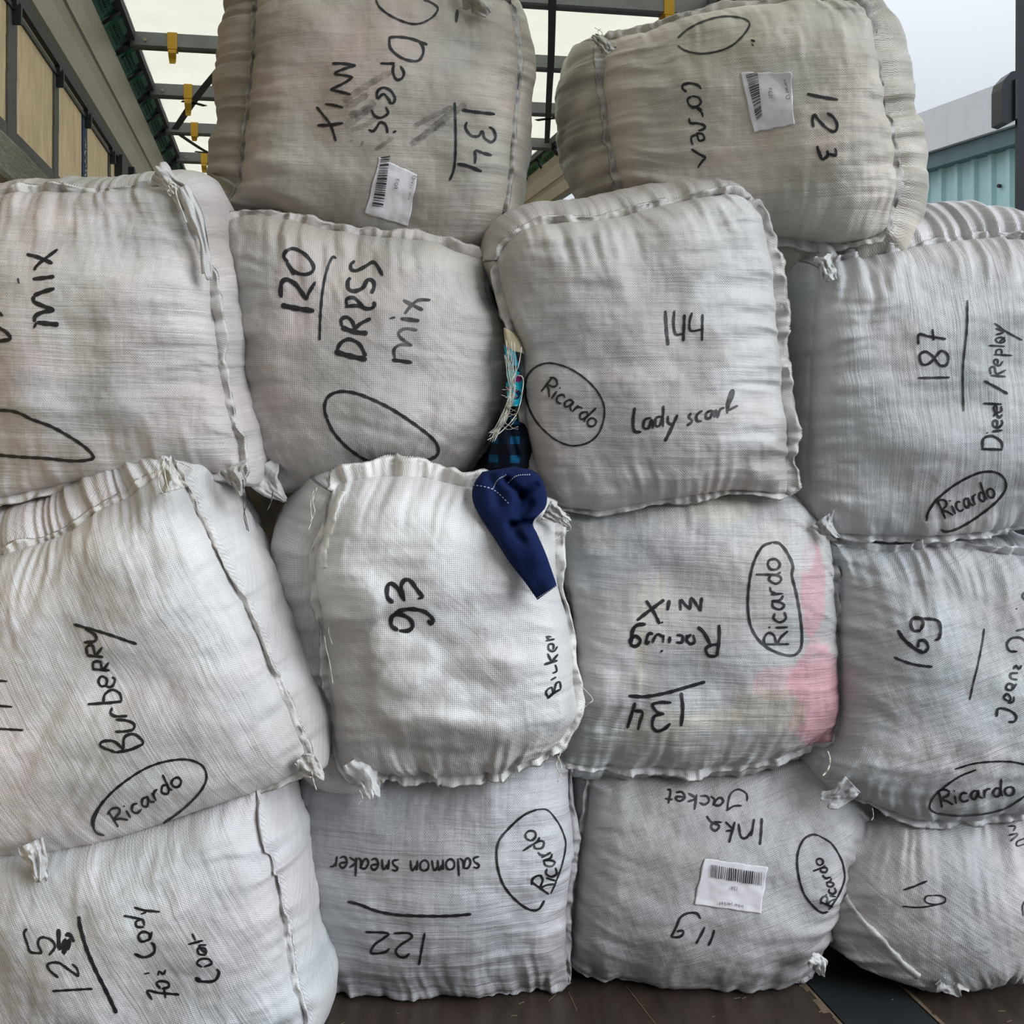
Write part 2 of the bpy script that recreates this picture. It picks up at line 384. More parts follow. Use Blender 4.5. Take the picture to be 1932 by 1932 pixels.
def hit(keys, px, py):
    """point and normal on the nearest of the named bales, seen through image point (px, py)"""
    o = Vector((0, 0, CAMZ)); d = Vector(((px - CX) / F, 1, -(py - HY) / F)).normalized(); best = None
    for k in ([keys] if isinstance(keys, str) else keys):
        h = BV[k][0].ray_cast(o, d)
        if h[0] is not None and (best is None or h[3] < best[3]): best = h
    return best

FR = {'a': (0, 0, .28986), 'b': (400, 0, .34161), 'c': (980, 0, .28986), 'd': (1372, 0, .28986), 'e': (0, 300, .34161), 'f': (400, 360, .34161),
      'g': (900, 340, .34161), 'h': (1332, 380, .34169), 'i': (0, 840, .34161), 'j': (480, 860, .34161), 'k': (980, 900, .34161),
      'l': (1372, 1000, .28986), 'm': (0, 1372, .32091), 'n': (500, 1400, .32091), 'o': (1000, 1400, .34161), 'p': (1452, 1452, .24845), '0': (0, 0, 1.0)}
def tr(fr, pts):
    x0, y0, k = FR[fr]; return [(x0 + k * p[0], y0 + k * p[1]) for p in pts]

def ribbon(mb, keys, pts, w, off=0.0012, step=2.4, taper=True, sm=True):
    pts = np.array(pts, float)
    L = np.linalg.norm(np.diff(pts, axis=0), axis=1).sum()
    n = max(3, int(L / step)); q = smooth(pts, n) if sm and len(pts) > 2 else smooth([pts[0], pts[-1]], n) if len(pts) == 2 else pts
    n = len(q); T = np.gradient(q, axis=0); T /= np.linalg.norm(T, axis=1)[:, None] + 1e-9; Nn = np.stack([-T[:, 1], T[:, 0]], 1)
    run = []
    def flush():
        if len(run) > 1:
            V = [p for r in run for p in r]
            mb.add(V, [(2 * i, 2 * i + 1, 2 * i + 3, 2 * i + 2) for i in range(len(run) - 1)])
        run.clear()
    for i in range(n):
        k = min(i, n - 1 - i); ww = w * (1 if not taper else (0.55, 0.85, 1)[min(k, 2)]) * (1 + 0.12 * math.sin(i * 0.7 + L))
        a = hit(keys, *(q[i] + Nn[i] * ww / 2)); b = hit(keys, *(q[i] - Nn[i] * ww / 2))
        if a is None or b is None or abs(a[0].y - b[0].y) > 0.03: flush(); continue
        run.append([a[0] + a[1] * math.copysign(off, -a[1].y), b[0] + b[1] * math.copysign(off, -b[1].y)])
    flush()

# hand-lettered stroke alphabet: x-height 1, baseline 0
GL = {
 'R': (1.15, [[(0.1, 0), (0.2, 1.9)], [(0.0, 1.75), (0.5, 1.95), (0.95, 1.6), (0.8, 1.15), (0.2, 0.95), (0.6, 0.6), (1.0, 0.0)]]),
 'i': (0.45, [[(0.1, 0.0), (0.15, 0.95)], [(0.2, 1.35), (0.24, 1.5)]]),
 'c': (0.85, [[(0.7, 0.85), (0.35, 1.0), (0.05, 0.55), (0.25, 0.05), (0.7, 0.12)]]),
 'a': (1.0, [[(0.66, 0.92), (0.3, 0.92), (0.06, 0.42), (0.28, 0.04), (0.55, 0.35), (0.72, 0.98)], [(0.72, 0.98), (0.7, 0.3), (0.98, 0.0)]]),
 'r': (0.75, [[(0.1, 0.0), (0.15, 0.95)], [(0.12, 0.5), (0.35, 0.9), (0.65, 0.95)]]),
 'd': (0.95, [[(0.65, 0.8), (0.35, 0.95), (0.05, 0.45), (0.3, 0.0), (0.62, 0.35), (0.8, 1.95)], [(0.7, 1.0), (0.66, 0.4), (0.8, 0.0)]]),
 'o': (0.9, [[(0.45, 0.98), (0.1, 0.75), (0.08, 0.25), (0.4, 0.0), (0.75, 0.3), (0.72, 0.8), (0.4, 0.98)]]),
 's': (0.8, [[(0.65, 0.9), (0.3, 1.0), (0.15, 0.75), (0.5, 0.45), (0.55, 0.12), (0.1, 0.0)]]),
 'l': (0.4, [[(0.15, 1.6), (0.12, 0.0)]]),
 'm': (1.3, [[(0.1, 0), (0.15, 0.95), (0.2, 0.5), (0.45, 0.95), (0.55, 0.6), (0.55, 0.0)], [(0.57, 0.55), (0.85, 0.95), (1.0, 0.6), (1.05, 0.0)]]),
 'n': (0.95, [[(0.1, 0), (0.15, 0.95), (0.2, 0.5), (0.5, 0.95), (0.65, 0.6), (0.7, 0.0)]]),
 'e': (0.85, [[(0.1, 0.5), (0.6, 0.6), (0.6, 0.9), (0.3, 1.0), (0.05, 0.5), (0.3, 0.0), (0.7, 0.15)]]),
 'k': (0.85, [[(0.1, 1.7), (0.12, 0.0)], [(0.65, 0.95), (0.15, 0.45), (0.7, 0.0)]]),
 't': (0.6, [[(0.25, 1.5), (0.25, 0.1), (0.5, 0.0)], [(0.0, 1.0), (0.55, 1.02)]]),
 'j': (0.45, [[(0.25, 1.0), (0.25, -0.4), (0.0, -0.6)], [(0.26, 1.4), (0.28, 1.5)]]),
 'x': (0.8, [[(0.05, 1.0), (0.65, 0.0)], [(0.65, 1.0), (0.05, 0.0)]]),
 'I': (0.5, [[(0.2, 1.7), (0.2, 0.0)]]), 'D': (1.2, [[(0.1, 0), (0.1, 1.7), (0.7, 1.6), (1.0, 0.9), (0.7, 0.1), (0.1, 0)]]),
 'C': (1.15, [[(1.0, 1.4), (0.6, 1.7), (0.1, 1.2), (0.1, 0.5), (0.5, 0.0), (1.0, 0.25)]]),
 'O': (1.35, [[(0.65, 1.7), (0.1, 1.2), (0.15, 0.3), (0.65, 0.0), (1.15, 0.4), (1.15, 1.3), (0.65, 1.7)]]),
 'F': (1.0, [[(0.1, 0), (0.1, 1.7), (0.9, 1.7)], [(0.1, 0.9), (0.7, 0.9)]]),
 'X': (1.1, [[(0.1, 1.7), (0.95, 0)], [(0.95, 1.7), (0.05, 0)]]),
 '0': (0.95, [[(0.45, 1.7), (0.08, 1.2), (0.1, 0.4), (0.45, 0), (0.8, 0.4), (0.8, 1.2), (0.45, 1.7)]]),
 '1': (0.6, [[(0.1, 1.3), (0.35, 1.7), (0.35, 0)]]),
 '2': (0.95, [[(0.1, 1.3), (0.45, 1.7), (0.8, 1.3), (0.1, 0.0), (0.85, 0.02)]]),
 '3': (0.95, [[(0.1, 1.6), (0.7, 1.55), (0.4, 0.95), (0.8, 0.5), (0.45, 0), (0.08, 0.2)]]),
 '4': (0.95, [[(0.6, 0), (0.6, 1.7), (0.05, 0.5), (0.85, 0.5)]]),
 '6': (0.95, [[(0.75, 1.6), (0.3, 1.3), (0.1, 0.5), (0.45, 0), (0.8, 0.4), (0.5, 0.85), (0.12, 0.5)]]),
 '9': (0.95, [[(0.75, 1.2), (0.4, 1.7), (0.1, 1.2), (0.4, 0.85), (0.75, 1.2), (0.6, 0)]]),
 ' ': (0.7, []) }
def word(mb, keys, txt, path, w, h=None, off=0.0012):
    """letters along a polyline baseline (image px), filling its length; up = 90 deg left of travel; h = x-height in px"""
    path = np.array(path, float); q = smooth(path, 80)
    L = np.r_[0, np.cumsum(np.linalg.norm(np.diff(q, axis=0), axis=1))]
    tot = sum(GL[c][0] for c in txt); k = L[-1] / tot; hh = h if h else k; x = 0
    for ch in txt:
        for st in GL[ch][1]:
            pts = []
            s0 = (x + GL[ch][0] / 2) * k
            i = min(max(np.searchsorted(L, s0), 1), 79); d = (q[i] - q[i - 1]) / (np.linalg.norm(q[i] - q[i - 1]) + 1e-9)
            c0 = np.array([np.interp(s0, L, q[:, 0]), np.interp(s0, L, q[:, 1])]); up = np.array([d[1], -d[0]])
            for (a, b) in st: pts.append(c0 + d * (a - GL[ch][0] / 2) * k + up * b * hh)
            ribbon(mb, keys, pts, w, off=off, step=1.6 if k < 9 else 2.2)
        x += GL[ch][0]

def writing(key, items, mat=None, name='handwriting', off=0.0012):
    mb = MB()
    for it in items:
        one = MB(); nm = None
        if it[0] == 'w': word(one, key, it[1], tr(it[2], it[3]), it[4], it[5] if len(it) > 5 else None, off); nm = 'handwritten_name' if it[1] == RIC else 'handwritten_word'
        else:
            q = np.array(tr(it[0], it[2])); ext = np.ptp(q, axis=0).max(); tgt = mb
            if name == 'handwriting' and ext > 88: nm = 'drawn_oval' if len(it[2]) > 8 else 'underline'; tgt = one
            ribbon(tgt, key, tr(it[0], it[2]), it[1] * 1.0, off)
        if it[0] == 'w' and nm or nm and one.V: one.build(nm, mat or INK, BV[key][1])
    if mb.V: mb.build(name, mat or INK, BV[key][1])

def sticker(key, fr, quad, bars, texts, seed=1, curl=0.0):
    """paper label glued on the cloth: quad TL,TR,BR,BL; bars = (l0,l1,r0,r1,count,thick)"""
    root = BV[key][1]; Q = np.array(tr(fr, quad)); n = 44; V = []
    for i in range(n):
        for j in range(n):
            a = j / (n - 1); b = i / (n - 1)
            p = (1 - a) * (1 - b) * Q[0] + a * (1 - b) * Q[1] + a * b * Q[2] + (1 - a) * b * Q[3]
            e_ = 0.8 * math.sin(a * 17 + seed) * (b in (0, 1)) + 0.8 * math.sin(b * 13 + seed) * (a in (0, 1))
            p = p + e_
            h = hit(key, *p)
            if h is None: h = hit(key, *(Q.mean(0)))
            lift = 0.0022 + 0.0016 * abs(float(vnoise(a * 5, b * 5, seed))) + curl * max(0, a - b - 0.55)
            V.append(np.array(h[0]) + np.array([0, -lift, 0]))
    V = np.array(V); back = V + np.array([0, 0.0012, 0])
    Fc = grid_faces(n, n)[:, ::-1].tolist() + grid_faces(n, n, n * n).tolist()
    lp = list(range(n)) + [i * n + n - 1 for i in range(1, n)] + [n * n - 1 - i for i in range(1, n)] + [i * n for i in range(n - 2, 0, -1)]
    Fc += [[lp[i], lp[(i + 1) % len(lp)], lp[(i + 1) % len(lp)] + n * n, lp[i] + n * n] for i in range(len(lp))]
    o = mesh('paper_label', np.vstack([V, back]), Fc, PAPER, root)
    o['_b'] = root['_b']
    rnd = random.Random(seed)
    l0, l1, r0, r1, cnt = bars; mb = MB()
    l0, l1, r0, r1 = (np.array(tr(fr, [p])[0]) for p in (l0, l1, r0, r1))
    x = 0.0
    wd = [rnd.choice([1, 1, 1.6, 2.4]) for _ in range(cnt)]; gp = [rnd.choice([1, 1.3, 2.0]) for _ in range(cnt)]
    tot = sum(wd) + sum(gp[:-1]); LL = np.linalg.norm(l1 - l0)
    for i in range(cnt):
        tpos = (x + wd[i] / 2) / tot; a = l0 * (1 - tpos) + l1 * tpos; b = r0 * (1 - tpos) + r1 * tpos
        ribbon(mb, key, [a, b], max(0.8, wd[i] / tot * LL), off=0.0058, step=5, taper=False, sm=False); x += wd[i] + gp[i]
    bo = mb.build('barcode', PRINT, o)
    mb = MB()
    for (txt, path, w, h) in texts: word(mb, key, txt, tr(fr, path), w, h, off=0.0058)
    if mb.V: mb.build('printed_text', PRINT, o)

def tuft(key, pts, D, w0, w1, seed=1, folds=4, name='corner_tuft', col=(0.7, 0.69, 0.66), amp=0.010):
    """crumpled cloth end sticking out: spine pts (px), width in px at root and tip"""
    q = smooth(pts, 22); T = np.gradient(q, axis=0); T /= np.linalg.norm(T, axis=1)[:, None] + 1e-9; N = np.stack([-T[:, 1], T[:, 0]], 1)
    m = 28; V = []; C = []
    for side in (0, 1):
        for i in range(22):
            t = i / 21; w = (w0 * (1 - t) + w1 * t) * (1 + 0.55 * float(vnoise(t * 3.1, 1, seed)))
            for j in range(m):
                a = j / (m - 1) - 0.5
                e_ = q[i] + N[i] * a * w * (1 + 0.25 * float(vnoise(t * 6, 3 * (a > 0), seed + 1))) + T[i] * t * t * (0.55 * w1 * (float(fbm(a * 3.3, 3, seed, 2)) + 0.35 - 1.6 * a * a))
                pk = 0.75 * abs(math.sin(a * folds * 2.2 + 1.3 * float(fbm(t * 2, a * 2, seed, 2)) * 3 + seed)) ** 0.7
                y = D - amp * (0.7 * math.cos(a * math.pi) + pk * (1 - 0.3 * t)) - amp * 2.2 * float(fbm(a * 2.5, t * 2.2, seed + 3, 3))
                V.append(P(e_[0], e_[1], y + (0.0015 if side else 0)))
                C.append(np.array(col) * 0.84 * (1 + 0.3 * float(fbm(a * 6, t * 6, seed + 9, 2))))
    F1 = grid_faces(22, m).tolist(); F2 = [f[::-1] for f in grid_faces(22, m, 22 * m).tolist()]
    lp = list(range(m)) + [i * m + m - 1 for i in range(1, 22)] + [22 * m - 1 - i for i in range(1, m)] + [i * m for i in range(20, 0, -1)]
    F3 = [[lp[i], lp[i] + 22 * m, lp[(i + 1) % len(lp)] + 22 * m, lp[(i + 1) % len(lp)]] for i in range(len(lp))]
    V = np.array(V); V[:, 2] = np.maximum(V[:, 2], 0.003)
    uv = np.stack([V[:, 0] + 7, V[:, 2]], 1)
    mesh(name, V, F1 + F2 + F3, HEM, BV[key][1], uv=uv, colr=np.array(C))

def threads(key, lines, D, r=0.0007, name='loose_thread', mat=None, fr='0'):
    mb = MB()
    for ln in lines:
        q = smooth(tr(fr, ln), max(8, 6 * len(ln)))
        mb.tube([P(x, y, D - 0.004 * math.sin(i * 0.9)) for i, (x, y) in enumerate(q)], r, 5)
    return mb.build(name, mat or THREAD, BV[key][1], sm=True)

def tape(key, pts, w, fr='0', name='seam_hem', h=0.006, tone=(0.62, 0.60, 0.57)):
    """raised sewn seam running over the cloth"""
    q = smooth(tr(fr, pts), 90); T = np.gradient(q, axis=0); T /= np.linalg.norm(T, axis=1)[:, None]; N = np.stack([-T[:, 1], T[:, 0]], 1)
    V = []; ok = []
    for i in range(len(q)):
        c = hit(key, *q[i])
        if c is None: continue
        wv = w * (1 + 0.5 * float(vnoise(i / 5, 1, 5)))
        row = []
        for a, hh in ((-0.55, -0.004), (-0.45, 0.5), (-0.1, 1.0), (0.3, 0.55), (0.5, 0.1), (0.55, -0.5)):
            pp = q[i] + N[i] * a * wv; g_ = hit(key, *pp); g_ = g_ if g_ is not None else c
            row.append(np.array(g_[0]) + np.array([0, -h * hh, 0]))
        V += row
    r = len(V) // 6
    fc = np.tile(np.array(tone), (len(V), 1)); V = np.array(V)
    fc = fc * (1 + 0.35 * fbm(V[:, 0] / 0.015, V[:, 2] / 0.015, 8, 3))[:, None]
    mesh(name, V, grid_faces(r, 6).tolist(), HEM, BV[key][1], uv=np.stack([np.repeat(np.arange(r) * 0.005, 6), np.tile(np.arange(6) * 0.004, r)], 1), colr=fc)
# ------------------------------------------------------------------ truck body
TH = math.atan(462.0 / F); TS, TC = math.sin(TH), math.cos(TH)
def W(l, s, h):          # truck coordinates: lateral, along the truck, height above the camera
    return np.array([l * TC - s * TS, l * TS + s * TC, CAMZ + h])
S0, S1 = 1.4, 13.6
def bar(mb, l0, l1, s0, s1, h0, h1):
    o = W(l0, s0, h0); mb.box(o, W(l1, s0, h0) - o, W(l0, s1, h0) - o, np.array([0, 0, h1 - h0]))
def sweep(mb, prof, s0, s1):
    mb.prism(0, [W(l, s0, h) for l, h in prof], [W(l, s1, h) for l, h in prof])

M_roof = plain('roof_tarpaulin', (0.70, 0.675, 0.56), 0.7, noise=0.10, scale=3, translucent=0.82, bump=0.1)
M_bow = plain('galvanised_steel', (0.20, 0.215, 0.22), 0.45, 0.6, noise=0.25, scale=14)
M_green = plain('green_plastic', (0.003, 0.105, 0.040), 0.5, noise=0.35, scale=30)
M_greend = plain('green_plastic_recess', (0.003, 0.03, 0.018), 0.6)
M_rail = plain('painted_aluminium_rail', (0.36, 0.305, 0.225), 0.5, 0.1, noise=0.16, scale=6, stretch=(1, 1, 1))
M_black = plain('black_rubber', (0.016, 0.017, 0.02), 0.6)
M_yellow = plain('yellow_webbing', (0.62, 0.36, 0.02), 0.6, noise=0.2, scale=30)
M_strapd = plain('dark_webbing', (0.045, 0.05, 0.055), 0.8)
M_strapg = plain('grey_strap', (0.13, 0.125, 0.115), 0.8, noise=0.3, scale=25)
M_strapb = plain('blue_strap', (0.035, 0.065, 0.13), 0.8, noise=0.2, scale=30)
M_white = plain('white_print', (0.7, 0.7, 0.7), 0.7)
M_curtain = plain('side_curtain', (0.93, 0.81, 0.61), 0.75, noise=0.25, scale=22, stretch=(1, 1, 0.35), bump=0.25, translucent=0.78)
M_wood = plain('weathered_plank', (0.30, 0.27, 0.21), 0.8, noise=0.5, scale=9, stretch=(2, 2, 14), bump=0.5)
M_steel = plain('black_steel', (0.022, 0.026, 0.036), 0.38, 0.2, noise=0.2, scale=18)
M_wall = plain('turquoise_cladding', (0.60, 0.91, 0.92), 0.5, noise=0.15, scale=5, stretch=(1, 1, 0.3))
M_gut = plain('grey_green_gutter', (0.13, 0.23, 0.25), 0.5, noise=0.2, scale=6)
M_fascia = plain('pale_fascia', (0.90, 0.90, 0.91), 0.45, noise=0.08, scale=4)
M_yard = plain('yard_concrete', (0.15, 0.15, 0.148), 0.9, noise=0.25, scale=2)
M_end = plain('front_board', (0.30, 0.27, 0.22), 0.7, noise=0.2, scale=5)
PAPER = plain('label_paper', (0.74, 0.72, 0.75), 0.55, noise=0.05, scale=30)
PRINT = plain('label_print', (0.03, 0.03, 0.035), 0.6)
INK = inkmat('marker_ink'); INKS = inkmat('marker_ink_faint', dens=0.66); SMUDGE = inkmat('smudged_ink', (0.06, 0.055, 0.05), dens=0.24)
STITCH = plain('dark_stitching', (0.06, 0.05, 0.045), 0.8)
THREAD = plain('frayed_thread', (0.66, 0.64, 0.56), 0.7)
THREADD = plain('dark_thread', (0.10, 0.09, 0.08), 0.8)
HEM = fabric('hem_fabric', streak=0.25, weave=0.6, wrinkle=1.6, rough=0.5, gain=1.0)

# floor: brown phenolic boards with a black rubber strip let in
M_floor = plain('brown_floor_board', (0.062, 0.042, 0.031), 0.42, noise=0.6, scale=5, stretch=(5, 1, 1), bump=0.06, col2=(0.030, 0.021, 0.017))
M_strip = plain('black_floor_strip', (0.020, 0.024, 0.027), 0.5, noise=0.3, scale=12)
M_worn = plain('worn_board_edge', (0.22, 0.16, 0.10), 0.8, noise=0.6, scale=40)
mb = MB(); bar(mb, -0.72, 1.084, S0 - 0.1, S1, -CAMZ - 0.05, -CAMZ)
bar(mb, 1.268, 1.80, S0 - 0.1, S1, -CAMZ - 0.05, -CAMZ)
fl = mb.build('floor', M_floor); tag(fl, kind='structure')
mb = MB(); bar(mb, 1.088, 1.264, S0 - 0.1, S1, -CAMZ - 0.05, -CAMZ + 0.0005)
tag(mb.build('trim_1', M_strip), kind='structure')
mb = MB(); rnd = random.Random(4)
for sgn, l0 in ((-1, 1.084), (1, 1.268)):
    s = 2.0
    while s < 2.9:
        ds = rnd.uniform(0.01, 0.04); wd = rnd.uniform(0.003, 0.020 if sgn < 0 else 0.009)
        bar(mb, l0, l0 + sgn * wd, s, s + ds, -CAMZ, -CAMZ + 0.0006); s += ds
for k in range(46):
    l = rnd.uniform(-0.05, 1.6); s = rnd.uniform(2.0, 2.5); a = rnd.uniform(-0.5, 0.5); q = rnd.uniform(0.003, 0.016)
    o = W(l, s, -CAMZ + 0.0008); d = W(l + q * math.cos(a), s + q * math.sin(a), -CAMZ + 0.0008) - o
    mb.box(o, d, np.array([-d[1], d[0], 0]) * 0.15, np.array([0, 0, 0.0008]))
tag(mb.build('floor_scuffs', M_worn), 'pale worn edges and chips of the brown boards beside the black floor strip', 'wear', kind='stuff')
# long scratch and a board joint
mb = MB(); bar(mb, -0.012, -0.008, S0, S1, -CAMZ, -CAMZ + 0.0006)
for (a, b_) in (((1180, 1860), (1235, 1932)), ((1072, 1872), (1088, 1908)), ((1035, 1890), (1050, 1876))):
    def fp(p): D = CAMZ * F / (p[1] - HY); return P(p[0], p[1], D) + np.array([0, 0, 0.0006])
    A, B_ = fp(a), fp(b_); n_ = np.array([-(B_ - A)[1], (B_ - A)[0], 0]); n_ /= np.linalg.norm(n_)
    mb.box(A, B_ - A, n_ * 0.0016, np.array([0, 0, 0.0004]))
tag(mb.build('trim_2', M_worn), kind='structure')

# left wall: curtain with straps, horizontal band, plank
mb = MB(); bar(mb, -0.685, -0.675, S0, S1, -CAMZ, 1.10)
tag(mb.build('wall_left', M_curtain), kind='structure')
mb = MB(); bar(mb, -0.80, 1.80, S1, S1 + 0.05, -CAMZ, 1.5)
tag(mb.build('wall_back', M_end), kind='structure')
def side_strap(s, w, mat, label, writing_=False, buckle=True):
    t = empty('curtain_strap', W(-0.668, s, -0.2), label, 'strap', 'straps on the left side curtain')
    mb = MB()
    for k in range(14):
        h0 = -0.3 + k * 0.095; j = 0.004 * math.sin(k * 1.3 + s)
        bar(mb, -0.674, -0.668, s - w / 2 + j, s + w / 2 + j, h0, h0 + 0.096)
    mb.build('webbing', mat, t)
    if buckle:
        mb = MB(); bar(mb, -0.672, -0.655, s - 0.016, s + 0.016, 1.015, 1.075); bar(mb, -0.668, -0.645, s - 0.010, s + 0.010, 0.98, 1.03)
        mb.build('buckle', M_black, t)
    if writing_:
        mb = MB(); r2 = random.Random(3)
        for k in range(9):
            h = 0.93 - k * 0.035
            pts = [W(-0.6665, s - w * 0.22 + w * 0.4 * r2.random(), h - q * 0.009) for q in range(4)]
            mb.tube(pts, 0.0022, 5)
        mb.build('strap_lettering', M_white, t)
side_strap(3.40, 0.115, M_strapg, 'wide grey strap nearest the camera on the left curtain')
side_strap(4.08, 0.085, M_strapg, 'second grey curtain strap, between the wide one and the blue one')
side_strap(4.70, 0.105, M_strapb, 'blue strap with white lettering on the left curtain', True)
side_strap(5.42, 0.07, M_strapg, 'thin grey strap beyond the blue strap')
mb = MB(); bar(mb, -0.674, -0.64, 5.62, 5.86, -0.4, 1.06); bar(mb, -0.674, -0.62, 5.92, 5.98, -0.4, 1.06)
tag(mb.build('curtain_pillar', M_black, loc=W(-0.66, 5.75, -0.4)), 'black pillar in the left side behind the sacks', 'pillar')
mb = MB(); bar(mb, -0.6745, -0.669, S0, 12, 0.655, 0.70)
tag(mb.build('trim_3', M_strapg), kind='structure')
mb = MB(); V = []
for k in range(40):
    s = 2.2 + k * 0.12; h0 = 0.515 + 0.003 * math.sin(k * 1.1); h1 = 0.625 + 0.003 * math.sin(k * 0.8 + 1)
    V += [W(-0.655, s, h0), W(-0.655, s, h1), W(-0.625, s, h1 - 0.004), W(-0.622, s, h1 - 0.01), W(-0.622, s, h0 + 0.01), W(-0.627, s, h0)]
mb.add(V, [tuple(f) for f in grid_faces(40, 6, 0, True)] + [tuple(range(6)), tuple(range(234, 240))[::-1]])
tag(mb.build('side_plank', M_wood, sm=False, loc=W(-0.64, 4, 0.5)), 'weathered grey wooden plank along the left curtain', 'plank')

# top rails: pale aluminium profile with ridges; black seal below
def rail(sg, name):
    L0 = 0.0 if sg < 0 else 0.0
    l = lambda a: a
    pr = [(-0.662, 1.09), (-0.650, 1.10), (-0.648, 1.20), (-0.640, 1.245), (-0.632, 1.25), (-0.628, 1.33), (-0.618, 1.40), (-0.66, 1.41), (-0.70, 1.41), (-0.70, 1.09)] if sg < 0 else \
         [(1.742, 1.17), (1.730, 1.18), (1.728, 1.25), (1.722, 1.27), (1.716, 1.275), (1.712, 1.36), (1.702, 1.415), (1.73, 1.42), (1.78, 1.42), (1.78, 1.17)]
    mb = MB(); sweep(mb, pr, S0, S1); tag(mb.build(name, M_rail), kind='structure')
rail(-1, 'trim_4'); rail(1, 'trim_5')
mb = MB(); sweep(mb, [(-0.672, 1.045), (-0.655, 1.045), (-0.652, 1.072), (-0.658, 1.085), (-0.672, 1.09)], S0, S1)
sweep(mb, [(-0.672, 1.015), (-0.664, 1.015), (-0.664, 1.03), (-0.672, 1.03)], S0, S1)
tag(mb.build('trim_6', M_black), kind='structure')

# roof sheet, gently sagging between the bows
BOWS = [4.36 + 0.86 * k for k in range(-3, 11)]
ss = np.arange(S0, S1 + 0.05, 0.10); ll = np.linspace(-0.62, 1.72, 14)
V = []
for s in ss:
    ph = ((s - 4.36) / 0.86) % 1
    for l in ll: V.append(W(l, s, 1.515 - 0.022 * math.sin(math.pi * ph) + 0.008 * float(fbm(l / 0.3, s / 0.2, 9, 2))))
V = np.array(V); nr, nc = len(ss), len(ll)
tag(mesh('ceiling', V, grid_faces(nr, nc), M_roof), kind='structure')

# roof bows with a yellow strap hook on each side
ORD = ['first', 'second', 'third', 'fourth', 'fifth', 'sixth', 'seventh', 'eighth', 'ninth', 'tenth', 'eleventh', 'twelfth', 'thirteenth', 'fourteenth', 'fifteenth']
def bow(s, k):
    nm = ORD[k]
    t = empty('roof_bow', W(0.5, s, 1.45), 'grey steel roof bow, %s counting from the open end inward' % nm, 'roof bow', 'steel bows under the roof')
    mb = MB(); o = 0.030
    pr = [(-o, 1.44), (-o, 1.495), (o, 1.495), (o, 1.44), (o * 0.75, 1.432), (o * 0.2, 1.442), (-o * 0.2, 1.442), (-o * 0.75, 1.432)]
    a = [W(-0.56, s + d, h) for d, h in pr]; b = [W(1.66, s + d, h) for d, h in pr]
    mb.prism(None, a, b); mb.build('beam', M_bow, t)
    for lx, ln in ((-0.40 + 0.01 * (k % 3), 0.035 + 0.05 * ((k * 7) % 3) / 2), (1.50, 0.05 + 0.07 * ((k * 5) % 3) / 2)):
        mb = MB(); bar(mb, lx - 0.020, lx + 0.020, s - 0.036, s + 0.036, 1.428, 1.498)
        V = []
        for q in range(7):
            h = 1.43 - ln * q / 6; w = 0.017 * (1 - 0.3 * (q / 6) ** 2); y = -0.03 - 0.012 * math.sin(q)
            V += [W(lx - w, s + y, h), W(lx + w, s + y, h), W(lx + w, s + y + 0.006, h), W(lx - w, s + y + 0.006, h)]
        mb.add(V, [tuple(f) for f in grid_faces(7, 4, 0, True)] + [(0, 1, 2, 3), (27, 26, 25, 24)])
        mb.build('yellow_strap', M_yellow, t)
    mb = MB(); mb.tube([W(-0.50, s - 0.031, 1.462), W(-0.50, s - 0.036, 1.462)], 0.008, 10); mb.build('rivet', M_rail, t)
for k, s in enumerate(BOWS): bow(s, k)

# green plastic roof runners between the bows, both sides
def runner(s, sg, k):
    x0, x1 = (-0.625, -0.556) if sg < 0 else (1.712, 1.672)
    side = 'left' if sg < 0 else 'right'
    t = empty('roof_runner', W(x0, s + 0.4, 1.42), 'green folding runner on the %s roof edge, just beyond the %s steel bow' % (side, ORD[k]), 'roof runner', 'green runners along the %s roof edge' % side)
    mb = MB(); g = 0.43
    for (a, b, hh, ww) in ((0.04, g - 0.02, 1.425, 1.0), (g + 0.02, 0.82, 1.425, 1.0)):
        n = 10; V = []
        for i in range(n + 1):
            q = i / n; s_ = s + a + (b - a) * q
            in_ = 0.72 + 0.28 * (1 if 0.15 < q < 0.75 else 0)
            xe = x0 + (x1 - x0) * in_
            V += [W(x0, s_, 1.40), W(x0, s_, 1.43), W(xe, s_, 1.47), W(xe, s_, 1.455)]
        mb.add(V, [tuple(f) for f in grid_faces(n + 1, 4, 0, True)] + [(0, 1, 2, 3), (4 * n + 3, 4 * n + 2, 4 * n + 1, 4 * n)])
    mb.build('runner_plate', M_green, t)
    mb = MB()
    for h_ in (0.0, g):
        for i in range(9):
            for j in range(3):
                q = s + h_ + 0.10 + i * 0.028; f = 0.25 + j * 0.22; x = x0 + (x1 - x0) * f; z = 1.408 + 0.036 * f
                o = W(x, q, z - 0.004); mb.box(o, W(x + (x1 - x0) * 0.13, q, z) - o + np.array([0, 0, 0.001]), W(x, q + 0.012, z - 0.004) - o, np.array([0, 0, 0.003]))
    mb.build('rib_pattern', M_greend, t)
    mb = MB(); mb.tube([W(x0 + (x1 - x0) * 0.05, s, 1.41), W(x1, s, 1.45)], 0.017, 8); mb.tube([W(x0 + (x1 - x0) * 0.1, s + g, 1.405), W(x1, s + g, 1.45)], 0.010, 8)
    mb.build('hinge', M_black, t, sm=True)
for sg in (-1, 1):
    for k, s in enumerate(BOWS[:-1]): runner(s, sg, k)
    mb = MB(); a, b = (-0.560, -0.540) if sg < 0 else (1.655, 1.675)
    bar(mb, a, b, S0, S1, 1.46, 1.50); bar(mb, *((-0.64, -0.556) if sg < 0 else (1.675, 1.76)), S0, S1, 1.478, 1.50)
    tag(mb.build('trim_%d' % (7 if sg < 0 else 8), M_strapd), kind='structure')
